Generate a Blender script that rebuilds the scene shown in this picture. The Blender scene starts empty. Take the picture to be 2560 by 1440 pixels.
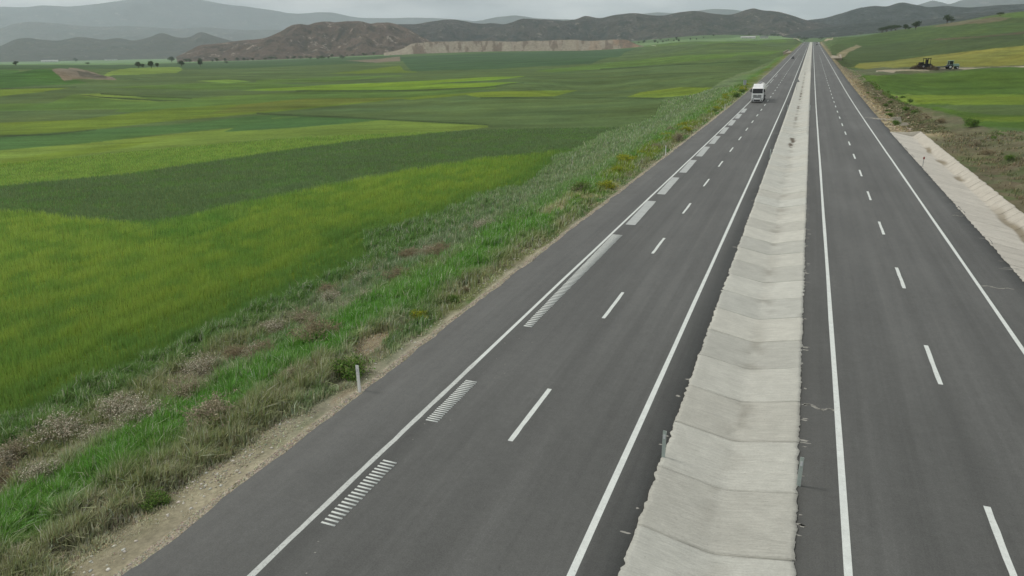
import bpy, math, random
import numpy as np
from mathutils import Matrix, Vector

random.seed(7)
RNG = np.random.default_rng(11)
SC = bpy.context.scene
COL = SC.collection
R = math.radians

# ---------------------------------------------------------------- camera
cam_d = bpy.data.cameras.new("camera")
cam_d.sensor_width = 36.0
cam_d.lens = 1724.0 / 2560.0 * 36.0
cam_d.clip_start = 0.5
cam_d.clip_end = 60000.0
cam = bpy.data.objects.new("camera", cam_d)
COL.objects.link(cam)
cam.matrix_world = Matrix((
    (0.92515698, -0.10520666, 0.36471376, 0.0),
    (0.37901456, 0.30867675, -0.87239133, 0.0),
    (-0.02079728, 0.94533075, 0.3254493, 12.5),
    (0, 0, 0, 1)))
SC.camera = cam

# ---------------------------------------------------------------- sky, sun, exposure
SUN_EL, SUN_AZ = 50.0, -94.0          # azimuth from the road axis, negative = left
w = bpy.data.worlds.new("World"); SC.world = w; w.use_nodes = True
nt = w.node_tree; nt.nodes.clear()
out = nt.nodes.new("ShaderNodeOutputWorld"); bg = nt.nodes.new("ShaderNodeBackground")
sky = nt.nodes.new("ShaderNodeTexSky"); sky.sky_type = 'NISHITA'; sky.sun_disc = False
sky.sun_elevation = R(SUN_EL); sky.sun_rotation = R(SUN_AZ); sky.dust_density = 4.0
tc = nt.nodes.new("ShaderNodeTexCoord"); mp = nt.nodes.new("ShaderNodeMapping")
mp.inputs['Scale'].default_value = (1.0, 1.0, 4.0)
nt.links.new(tc.outputs['Generated'], mp.inputs['Vector'])
nz = nt.nodes.new("ShaderNodeTexNoise"); nz.inputs['Scale'].default_value = 5.5; nz.inputs['Detail'].default_value = 7.0
nz.inputs['Roughness'].default_value = .55
nt.links.new(mp.outputs['Vector'], nz.inputs['Vector'])
rp = nt.nodes.new("ShaderNodeValToRGB")
rp.color_ramp.elements[0].position = .40; rp.color_ramp.elements[0].color = (4.5, 4.65, 4.65, 1)
rp.color_ramp.elements[1].position = .62; rp.color_ramp.elements[1].color = (7.8, 7.8, 7.55, 1)
nt.links.new(nz.outputs['Fac'], rp.inputs['Fac'])
mx = nt.nodes.new("ShaderNodeMix"); mx.data_type = 'RGBA'; mx.inputs['Factor'].default_value = .93
# thinner cloud, hence more light, low over the end of the road
dt = nt.nodes.new("ShaderNodeVectorMath"); dt.operation = 'DOT_PRODUCT'; dt.inputs[1].default_value = (-.04, .985, .17)
nt.links.new(tc.outputs['Generated'], dt.inputs[0])
gl = nt.nodes.new("ShaderNodeMapRange"); gl.interpolation_type = 'SMOOTHSTEP'
gl.inputs['From Min'].default_value = .90; gl.inputs['From Max'].default_value = 1.0
gl.inputs['To Min'].default_value = .97; gl.inputs['To Max'].default_value = 1.32
nt.links.new(dt.outputs['Value'], gl.inputs['Value'])
sm = nt.nodes.new("ShaderNodeVectorMath"); sm.operation = 'SCALE'
nt.links.new(rp.outputs['Color'], sm.inputs[0]); nt.links.new(gl.outputs['Result'], sm.inputs['Scale'])
nt.links.new(sky.outputs['Color'], mx.inputs['A']); nt.links.new(sm.outputs[0], mx.inputs['B'])
nt.links.new(mx.outputs['Result'], bg.inputs['Color']); bg.inputs['Strength'].default_value = 0.10
nt.links.new(bg.outputs['Background'], out.inputs['Surface'])

sun_d = bpy.data.lights.new("sun", 'SUN'); sun_d.energy = 1.5; sun_d.angle = R(11); sun_d.color = (1.0, .95, .87)
sun = bpy.data.objects.new("sun", sun_d); COL.objects.link(sun)
sv = Vector((math.sin(R(SUN_AZ)) * math.cos(R(SUN_EL)), math.cos(R(SUN_AZ)) * math.cos(R(SUN_EL)), math.sin(R(SUN_EL))))
sun.rotation_euler = sv.to_track_quat('Z', 'Y').to_euler()
SC.view_settings.view_transform = 'Standard'
SC.view_settings.look = 'None'
SC.view_settings.gamma = 1.0
SC.view_settings.exposure = 0.14
SC.render.engine = 'CYCLES'
SC.cycles.volume_bounces = 3
SC.cycles.max_bounces = 6
SC.cycles.diffuse_bounces = 2
SC.cycles.transparent_max_bounces = 4
SC.cycles.use_denoising = True
SC.cycles.denoiser = 'OPENIMAGEDENOISE'
SC.cycles.denoising_input_passes = 'RGB_ALBEDO_NORMAL'

# ---------------------------------------------------------------- helpers
def lin(r, g, b):
    f = lambda v: v / 12.92 if v <= .04045 else ((v + .055) / 1.055) ** 2.4
    return (f(r / 255), f(g / 255), f(b / 255))

def tag(o, label=None, cat=None, group=None, kind=None):
    if label: o['label'] = label
    if cat: o['category'] = cat
    if group: o['group'] = group
    if kind: o['kind'] = kind
    return o

def empty(name, loc, rz=0.0, label=None, cat=None, group=None):
    o = bpy.data.objects.new(name, None); COL.objects.link(o)
    o.location = loc; o.rotation_euler = (0, 0, rz); o.empty_display_size = .3
    return tag(o, label, cat, group)

def fast_mesh(name, V, F, C=None, smooth=False):
    """V (n,3), F (m,k) all of one size, C (n,3) colours per vertex"""
    V = np.asarray(V, np.float32); F = np.asarray(F, np.int32)
    me = bpy.data.meshes.new(name)
    me.vertices.add(len(V)); me.vertices.foreach_set("co", V.ravel())
    k = F.shape[1]
    me.loops.add(F.size); me.loops.foreach_set("vertex_index", F.ravel())
    me.polygons.add(len(F)); me.polygons.foreach_set("loop_start", np.arange(0, F.size, k, dtype=np.int32))
    try: me.polygons.foreach_set("loop_total", np.full(len(F), k, np.int32))
    except Exception: pass
    if C is not None:
        a = me.attributes.new("tint", 'FLOAT_COLOR', 'POINT')
        c4 = np.ones((len(V), 4), np.float32); c4[:, :3] = C
        a.data.foreach_set("color", c4.ravel())
    me.update(calc_edges=True)
    if smooth: me.polygons.foreach_set("use_smooth", np.ones(len(F), bool))
    me.validate()
    return me

def put(name, me, m, parent=None):
    o = bpy.data.objects.new(name, me); COL.objects.link(o)
    if m and not me.materials: me.materials.append(m)
    if parent: o.parent = parent
    return o

class MB:
    """collects shapes for ONE mesh"""
    def __init__(s): s.v = []; s.f = []
    def add(s, vs, fs):
        b = len(s.v); s.v += [tuple(map(float, v)) for v in vs]; s.f += [tuple(i + b for i in f) for f in fs]; return s
    def box(s, c, d, rz=0.0, taper=1.0, ch=0.0):
        x, y, z = (k / 2 for k in d)
        if ch > 0:
            pr = [(-x + ch, -y), (x - ch, -y), (x, -y + ch), (x, y - ch), (x - ch, y), (-x + ch, y), (-x, y - ch), (-x, -y + ch)]
            n = 8
            lay = [(-z, (x - ch) / x), (-z + ch, 1), (z - ch, 1), (z, (x - ch) / x)]
            vs = []
            for zz, k in lay: vs += [(p[0] * k, p[1] * (1 if k == 1 else (y - ch) / y), zz) for p in pr]
            fs = [tuple(reversed(range(n))), tuple(range(3 * n, 4 * n))]
            for l in range(3):
                for i in range(n): fs.append((l * n + i, l * n + (i + 1) % n, (l + 1) * n + (i + 1) % n, (l + 1) * n + i))
        else:
            t = taper
            vs = [(-x, -y, -z), (x, -y, -z), (x, y, -z), (-x, y, -z), (-x * t, -y * t, z), (x * t, -y * t, z), (x * t, y * t, z), (-x * t, y * t, z)]
            fs = [(3, 2, 1, 0), (4, 5, 6, 7), (0, 1, 5, 4), (1, 2, 6, 5), (2, 3, 7, 6), (3, 0, 4, 7)]
        ca, sa = math.cos(rz), math.sin(rz)
        return s.add([(c[0] + p[0] * ca - p[1] * sa, c[1] + p[0] * sa + p[1] * ca, c[2] + p[2]) for p in vs], fs)
    def tube(s, a, b, r1, r2=None, n=8, cap=True):
        a = Vector(a); b = Vector(b); r2 = r1 if r2 is None else r2
        d = (b - a).normalized(); u = d.orthogonal().normalized(); v = d.cross(u)
        vs = []
        for p, r in ((a, r1), (b, r2)):
            vs += [p + (u * math.cos(2 * math.pi * i / n) + v * math.sin(2 * math.pi * i / n)) * r for i in range(n)]
        fs = [(i, (i + 1) % n, n + (i + 1) % n, n + i) for i in range(n)]
        if cap: fs += [tuple(reversed(range(n))), tuple(range(n, 2 * n))]
        return s.add(vs, fs)
    def lathe(s, c, axis, prof, n=20):
        """prof: (along axis, radius)"""
        d = Vector(axis).normalized(); u = d.orthogonal().normalized(); v = d.cross(u); c = Vector(c)
        vs = []; fs = []
        for h, r in prof:
            vs += [c + d * h + (u * math.cos(2 * math.pi * i / n) + v * math.sin(2 * math.pi * i / n)) * r for i in range(n)]
        for k in range(len(prof) - 1):
            fs += [(k * n + i, k * n + (i + 1) % n, (k + 1) * n + (i + 1) % n, (k + 1) * n + i) for i in range(n)]
        fs += [tuple(reversed(range(n))), tuple(range((len(prof) - 1) * n, len(prof) * n))]
        return s.add(vs, fs)
    def prism(s, prof, x0, x1, inset=0.0):
        """prof: outline in (y, z), extruded along x; inset narrows the two end faces a little"""
        n = len(prof); cy = sum(p[0] for p in prof) / n; cz = sum(p[1] for p in prof) / n
        k = 1 - inset
        vs = []; rings = []
        st = min(.06, .1 * abs(x1 - x0))
        xs = [(x0, k), (x0 + st, 1), (x1 - st, 1), (x1, k)] if inset else [(x0, 1), (x1, 1)]
        for x, kk in xs: vs += [(x, cy + (p[0] - cy) * kk, cz + (p[1] - cz) * kk) for p in prof]
        fs = [tuple(reversed(range(n))), tuple(range((len(xs) - 1) * n, len(xs) * n))]
        for l in range(len(xs) - 1):
            fs += [(l * n + i, l * n + (i + 1) % n, (l + 1) * n + (i + 1) % n, (l + 1) * n + i) for i in range(n)]
        return s.add(vs, fs)
    def mesh(s, name, smooth=False):
        me = bpy.data.meshes.new(name); me.from_pydata(s.v, [], s.f); me.update()
        import bmesh
        b = bmesh.new(); b.from_mesh(me); bmesh.ops.recalc_face_normals(b, faces=b.faces); b.to_mesh(me); b.free()
        if smooth:
            for p in me.polygons: p.use_smooth = True
        return me
    def build(s, name, m, parent=None, smooth=False): return put(name, s.mesh(name, smooth), m, parent)

# ---------------------------------------------------------------- materials
def new_mat(name, rough=.9, spec=.2):
    m = bpy.data.materials.new(name); m.use_nodes = True
    n = m.node_tree.nodes; b = n["Principled BSDF"]
    b.inputs['Roughness'].default_value = rough; b.inputs['Specular IOR Level'].default_value = spec
    return m, m.node_tree, b

def N(nt, kind, **kw):
    n = nt.nodes.new("ShaderNode" + kind)
    for k, v in kw.items():
        if k in n.inputs: n.inputs[k].default_value = v
        else: setattr(n, k, v)
    return n

def noise(nt, vec, scale, detail=4.0, rough=.55, lo=.8, hi=1.2, p0=.3, p1=.7):
    nz = N(nt, "TexNoise"); nz.inputs['Scale'].default_value = scale; nz.inputs['Detail'].default_value = detail
    nz.inputs['Roughness'].default_value = rough
    if vec is not None: nt.links.new(vec, nz.inputs['Vector'])
    mr = N(nt, "MapRange"); mr.inputs['From Min'].default_value = p0; mr.inputs['From Max'].default_value = p1
    mr.inputs['To Min'].default_value = lo; mr.inputs['To Max'].default_value = hi
    nt.links.new(nz.outputs['Fac'], mr.inputs['Value'])
    return mr.outputs['Result']

def mapped(nt, scale=(1, 1, 1), rz=0.0, coord='Object'):
    t = N(nt, "TexCoord"); m = N(nt, "Mapping"); m.inputs['Scale'].default_value = scale; m.inputs['Rotation'].default_value = (0, 0, rz)
    nt.links.new(t.outputs[coord], m.inputs['Vector']); return m.outputs['Vector']

def turned(nt, scale, rz):
    """object coordinates first turned by rz about Z, then stretched: streaks run along a chosen heading"""
    t = N(nt, "TexCoord"); m1 = N(nt, "Mapping"); m1.inputs['Rotation'].default_value = (0, 0, rz)
    m2 = N(nt, "Mapping"); m2.inputs['Scale'].default_value = scale
    nt.links.new(t.outputs['Object'], m1.inputs['Vector']); nt.links.new(m1.outputs['Vector'], m2.inputs['Vector'])
    return m2.outputs['Vector']

def mul(nt, a, b):
    m = N(nt, "Math", operation='MULTIPLY')
    for i, s in enumerate((a, b)):
        if isinstance(s, (int, float)): m.inputs[i].default_value = s
        else: nt.links.new(s, m.inputs[i])
    return m.outputs[0]

def scale_col(nt, col, fac):
    m = N(nt, "VectorMath", operation='SCALE')
    if isinstance(col, tuple): m.inputs[0].default_value = col[:3]
    else: nt.links.new(col, m.inputs[0])
    nt.links.new(fac, m.inputs['Scale']); return m.outputs[0]

def mixc(nt, fac, a, b):
    m = N(nt, "Mix", data_type='RGBA')
    for nm, s in (('A', a), ('B', b)):
        if isinstance(s, tuple): m.inputs[nm].default_value = (*s[:3], 1)
        else: nt.links.new(s, m.inputs[nm])
    if isinstance(fac, float): m.inputs['Factor'].default_value = fac
    else: nt.links.new(fac, m.inputs['Factor'])
    return m.outputs['Result']

def bump(nt, b, height, dist=.05, strength=.6):
    n = N(nt, "Bump"); n.inputs['Distance'].default_value = dist; n.inputs['Strength'].default_value = strength
    nt.links.new(height, n.inputs['Height']); nt.links.new(n.outputs['Normal'], b.inputs['Normal'])

def plain(name, rgb, rough=.6, spec=.3, var=.12, scale=3.0, metal=0.0):
    m, nt, b = new_mat(name, rough, spec)
    f = noise(nt, mapped(nt), scale, 5, .6, 1 - var, 1 + var)
    nt.links.new(scale_col(nt, rgb, f), b.inputs['Base Color']); b.inputs['Metallic'].default_value = metal
    return m

def tinted(name, rough=.85, spec=.15, trans=0.0, scale=2.0, var=.15):
    m, nt, b = new_mat(name, rough, spec)
    a = N(nt, "Attribute"); a.attribute_name = "tint"
    f = noise(nt, mapped(nt), scale, 4, .6, 1 - var, 1 + var)
    c = scale_col(nt, a.outputs['Color'], f)
    nt.links.new(c, b.inputs['Base Color'])
    if trans:
        tr = N(nt, "BsdfTranslucent"); nt.links.new(c, tr.inputs['Color'])
        ms = N(nt, "MixShader"); ms.inputs[0].default_value = trans
        nt.links.new(b.outputs[0], ms.inputs[1]); nt.links.new(tr.outputs[0], ms.inputs[2])
        nt.links.new(ms.outputs[0], nt.nodes["Material Output"].inputs['Surface'])
    return m
# ---------------------------------------------------------------- terrain
H_EYE = 12.5
EDGE_L, EDGE_R = -14.85, 12.2
GUT_END, GUT_RIM = 117.0, 16.0

def sstep(a, b, x):
    t = np.clip((x - a) / (b - a), 0, 1)
    return t * t * (3 - 2 * t)

def hash2(ix, iy, seed):
    h = (ix.astype(np.int64) * 374761393 + iy.astype(np.int64) * 668265263 + seed * 982451653) & 0x7fffffff
    h = ((h ^ (h >> 13)) * 1274126177) & 0x7fffffff
    return ((h ^ (h >> 16)) & 0xffff) / 65535.0

def vnoise(x, y, seed=0):
    x = np.asarray(x, float); y = np.asarray(y, float)
    ix = np.floor(x); iy = np.floor(y); fx = x - ix; fy = y - iy
    fx = fx * fx * (3 - 2 * fx); fy = fy * fy * (3 - 2 * fy)
    a = hash2(ix, iy, seed); b = hash2(ix + 1, iy, seed); c = hash2(ix, iy + 1, seed); d = hash2(ix + 1, iy + 1, seed)
    return (a * (1 - fx) + b * fx) * (1 - fy) + (c * (1 - fx) + d * fx) * fy

def fbm(x, y, seed=0, octv=4, gain=.5):
    s = 0; a = 1; t = 0
    for o in range(octv):
        s = s + a * vnoise(x * 2 ** o + 17.3 * o, y * 2 ** o + 9.1 * o, seed + o); t += a; a *= gain
    return s / t

_ys = np.arange(-400, 9000, 2.0)
_sl = .0122 * sstep(90, 260, _ys) - .034 * sstep(1440, 1700, _ys) + .036 * sstep(1800, 2100, _ys)
_zs = np.cumsum(_sl) * 2.0
_zs -= np.interp(0, _ys, _zs)
def road_z(Y): return np.interp(Y, _ys, _zs)

# surveyed heights: azimuth from the road axis (degrees, right positive), distance, height
CTRL = np.array([(-85.0, 8.0, -3.2), (-85.0, 20.0, -3.2), (-85.0, 45.0, -3.6), (-65.0, 8.0, -3.2), (-65.0, 20.0, -3.2), (-65.0, 45.0, -3.6), (-45.0, 8.0, -3.2), (-45.0, 20.0, -3.2), (-45.0, 45.0, -3.6), (-28.0, 8.0, -3.2), (-28.0, 20.0, -3.2), (-28.0, 45.0, -3.6), (-85.0, 120.0, -3.4), (-65.0, 120.0, -3.6), (-45.0, 120.0, -3.6), (-25.0, 120.0, -3.2), (-12.0, 120.0, -2.6), (-85.0, 330.0, -3.0), (-62.0, 330.0, -3.0), (-45.0, 330.0, -3.0), (-30.0, 330.0, -2.8), (-18.0, 330.0, -2.0), (-8.0, 330.0, -0.5), (-12.0, 60.0, -3.0), (-6.0, 200.0, -2.0), (-3.0, 500.0, 3.0), (10.0, 30.0, 0.0), (30.0, 30.0, 0.5), (45.0, 60.0, 1.0), (14.0, 60.0, 0.3), (25.0, 60.0, 0.3), (9.0, 110.0, -0.2), (20.0, 110.0, -0.2), (45.0, 150.0, 2.0), (5.0, 200.0, -0.5), (12.0, 200.0, -0.2), (20.0, 220.0, 0.5), (-57.58, 720.0, 7.17), (-55.42, 720.0, 6.02), (-57.81, 434.0, 1.27), (-54.03, 460.0, 0.33), (-50.87, 560.0, -0.14), (-54.23, 1500.0, 6.75), (-46.92, 1250.0, -0.11), (-55.33, 4000.0, 6.28), (-46.86, 3600.0, 1.82), (-45.75, 490.0, -0.81), (-40.06, 1000.0, -0.31), (-40.0, 2300.0, 1.37), (-38.4, 560.0, -2.19), (-31.08, 960.0, -1.04), (-31.03, 1850.0, 8.36), (-31.17, 410.0, -1.84), (-21.65, 1850.0, 10.62), (-21.66, 950.0, 0.65), (-21.68, 470.0, -2.02), (-12.34, 1700.0, 14.61), (-12.31, 950.0, 2.5), (-12.28, 560.0, -0.62), (-2.18, 1480.0, 20.92), (-3.5, 800.0, 6.54), (-3.44, 560.0, 2.25), (-9.34, 1560.0, 20.54), (-6.41, 1520.0, 21.59), (-6.44, 2900.0, 51.34), (-10.84, 2500.0, 33.17), (-1.09, 2600.0, 29.83), (0.78, 2500.0, 28.3), (-15.41, 2700.0, 25.86), (8.09, 390.0, -0.32), (12.97, 370.0, 1.5), (12.72, 480.0, 9.72), (9.96, 470.0, 6.97), (4.6, 470.0, 1.85), (1.8, 480.0, -0.39), (1.98, 650.0, 2.78), (4.49, 700.0, 6.42), (9.17, 700.0, 13.07), (12.6, 680.0, 16.32), (0.79, 1300.0, 18.25), (2.33, 1250.0, 23.62), (5.31, 1150.0, 26.31), (8.31, 1050.0, 33.56), (11.13, 950.0, 37.05), (12.37, 900.0, 37.91), (-3.54, 1950.0, 12.0), (-7.85, 1900.0, 18.0), (-0.51, 1950.0, 10.0), (2.39, 1800.0, 14.0), (5.41, 1700.0, 16.0), (8.49, 1600.0, 22.0), (12.66, 1500.0, 26.0), (45.0, 900.0, 46.0), (45.0, 1600.0, 30.0), (4.42, 2600.0, 40.0), (11.39, 2600.0, 42.0), (45.0, 3000.0, 45.0), (-0.0, 4000.0, 36.0), (-7.85, 4000.0, 40.0), (6.85, 4000.0, 42.0), (45.0, 4500.0, 45.0), (-9.32, 1100.0, 9.86), (-7.53, 800.0, 6.85), (-7.46, 480.0, 0.61), (-7.39, 300.0, -0.31), (-5.82, 1100.0, 13.92), (-4.12, 1200.0, 16.79), (-3.36, 330.0, 1.52), (-2.96, 1000.0, 9.76), (-1.87, 1000.0, 12.27), (-1.24, 600.0, 4.08), (1.36, 950.0, 11.09), (1.53, 750.0, 6.73), (3.36, 430.0, 0.83), (9.33, 440.0, 5.07), (11.0, 560.0, 10.1), (11.22, 800.0, 26.05), (5.37, 920.0, 16.85), (7.15, 330.0, 1.07), (10.67, 290.0, 1.11), (-4.87, 500.0, 3.54), (-12.24, 350.0, -2.09), (-18.51, 330.0, -4.2), (-57.49, 7000.0, 20.0), (-45.51, 7000.0, 20.0), (-31.02, 7000.0, 20.0), (-15.4, 7000.0, 45.0), (-0.0, 7000.0, 45.0), (12.66, 7000.0, 45.0), (5.65, 335.0, -1.0), (5.65, 365.0, -0.8), (5.65, 395.0, -0.3), (5.65, 425.0, 1.3), (6.85, 335.0, -1.0), (6.85, 365.0, -0.8), (6.85, 395.0, -0.3), (6.85, 425.0, 1.3), (8.03, 335.0, -1.0), (8.03, 365.0, -0.8), (8.03, 395.0, -0.3), (8.03, 425.0, 1.3), (9.18, 335.0, -1.0), (9.18, 365.0, -0.8), (9.18, 395.0, -0.3), (9.18, 425.0, 1.3), (10.52, 335.0, -1.0), (10.52, 365.0, -0.8), (10.52, 395.0, -0.3), (10.52, 425.0, 1.3), (-85.0, 700.0, 2.0), (-85.0, 2000.0, 4.0), (-85.0, 7000.0, 20.0), (45.0, 7000.0, 45.0)])

def _feat(az, r): return np.stack([az / 14.0, np.log(np.maximum(r, 5)) * 1.6], -1)
_cf = _feat(CTRL[:, 0], CTRL[:, 1])
def _phi(d): return -np.sqrt(d * d + .15)
_K = _phi(np.linalg.norm(_cf[:, None] - _cf[None], axis=-1))
_n = len(CTRL)
_A = np.zeros((_n + 1, _n + 1)); _A[:_n, :_n] = _K - np.eye(_n) * .004; _A[:_n, _n] = 1; _A[_n, :_n] = 1
_w = np.linalg.solve(_A, np.append(CTRL[:, 2], 0))

def open_z(X, Y):
    X = np.asarray(X, float).ravel(); Y = np.asarray(Y, float).ravel()
    az = np.degrees(np.arctan2(X, Y)); r = np.hypot(X, Y)
    az = np.clip(az, -85, 45)
    out = np.empty(len(X))
    for i in range(0, len(X), 50000):
        f = _feat(az[i:i + 50000], r[i:i + 50000])
        d2 = (f[:, 0:1] - _cf[None, :, 0]) ** 2 + (f[:, 1:2] - _cf[None, :, 1]) ** 2
        out[i:i + 50000] = -np.sqrt(d2 + .15) @ _w[:_n] + _w[_n]
    return out

def bank(X, Y):
    # earth heap thrown up beside the right-hand gutter
    b = 3.0 * sstep(16.5, 23, X) * (1 - sstep(28, 42, X)) * (1 - sstep(84, 122, Y + .35 * (X - 16)))
    return b * (.8 + .5 * fbm(X / 9, Y / 9, 41, 3)) + .9 * b * (fbm(X / 2.6, Y / 2.6, 43, 3) - .5)

def ground_z(X, Y):
    X = np.asarray(X, float).ravel(); Y = np.asarray(Y, float).ravel()
    zt = open_z(X, Y); zr = road_z(Y)
    r = np.hypot(X, Y)
    und = (fbm(X / 45, Y / 45, 3, 3) - .5) * 1.3 * sstep(40, 120, r) * (1 - sstep(900, 2500, r) * .3) * (1 - .95 * sstep(15, 40, X))
    zt = zt + und + bank(X, Y)
    hx, hy = X + 428.0, Y - 306.0
    zt = zt + 6.5 * np.exp(-((hx * .82 + hy * .57) / 26) ** 2 - ((hy * .82 - hx * .57) / 34) ** 2)
    e = EDGE_L - X
    tl = sstep(.5, 15.5, e)
    lip = zr - .10 - .10 * np.clip(e, 0, 2)
    bump = (fbm(X / 1.7, Y / 1.7, 11, 3) - .5) * .5 * sstep(.8, 3, e) * (1 - sstep(20, 30, e))
    zl = lip * (1 - tl) + zt * tl + bump
    edge = np.where(Y < GUT_END + .3, GUT_RIM + .1, EDGE_R)
    e2 = X - edge
    tr = sstep(.4, 13, e2)
    ditch = -.9 * sstep(.8, 3.5, e2) * (1 - sstep(4, 9, e2)) * sstep(112, 135, Y) * (1 - sstep(900, 1200, Y))
    bump2 = (fbm(X / 1.5, Y / 1.5, 23, 3) - .5) * .7 * sstep(.5, 2, e2) * (1 - sstep(10, 20, e2))
    zrr = (zr - .12) * (1 - tr) + zt * tr + ditch + bump2
    z = np.where(e > 0, zl, np.where(e2 > 0, zrr, zr - .8))
    gut = (X > EDGE_R - .2) & (X <= edge) & (Y < GUT_END)
    z = np.where(gut, zr - 2.0, z)
    far = sstep(1750, 2000, Y)
    return z * (1 - far) + np.where(np.abs(X) < 4000, zt, z) * far

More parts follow.
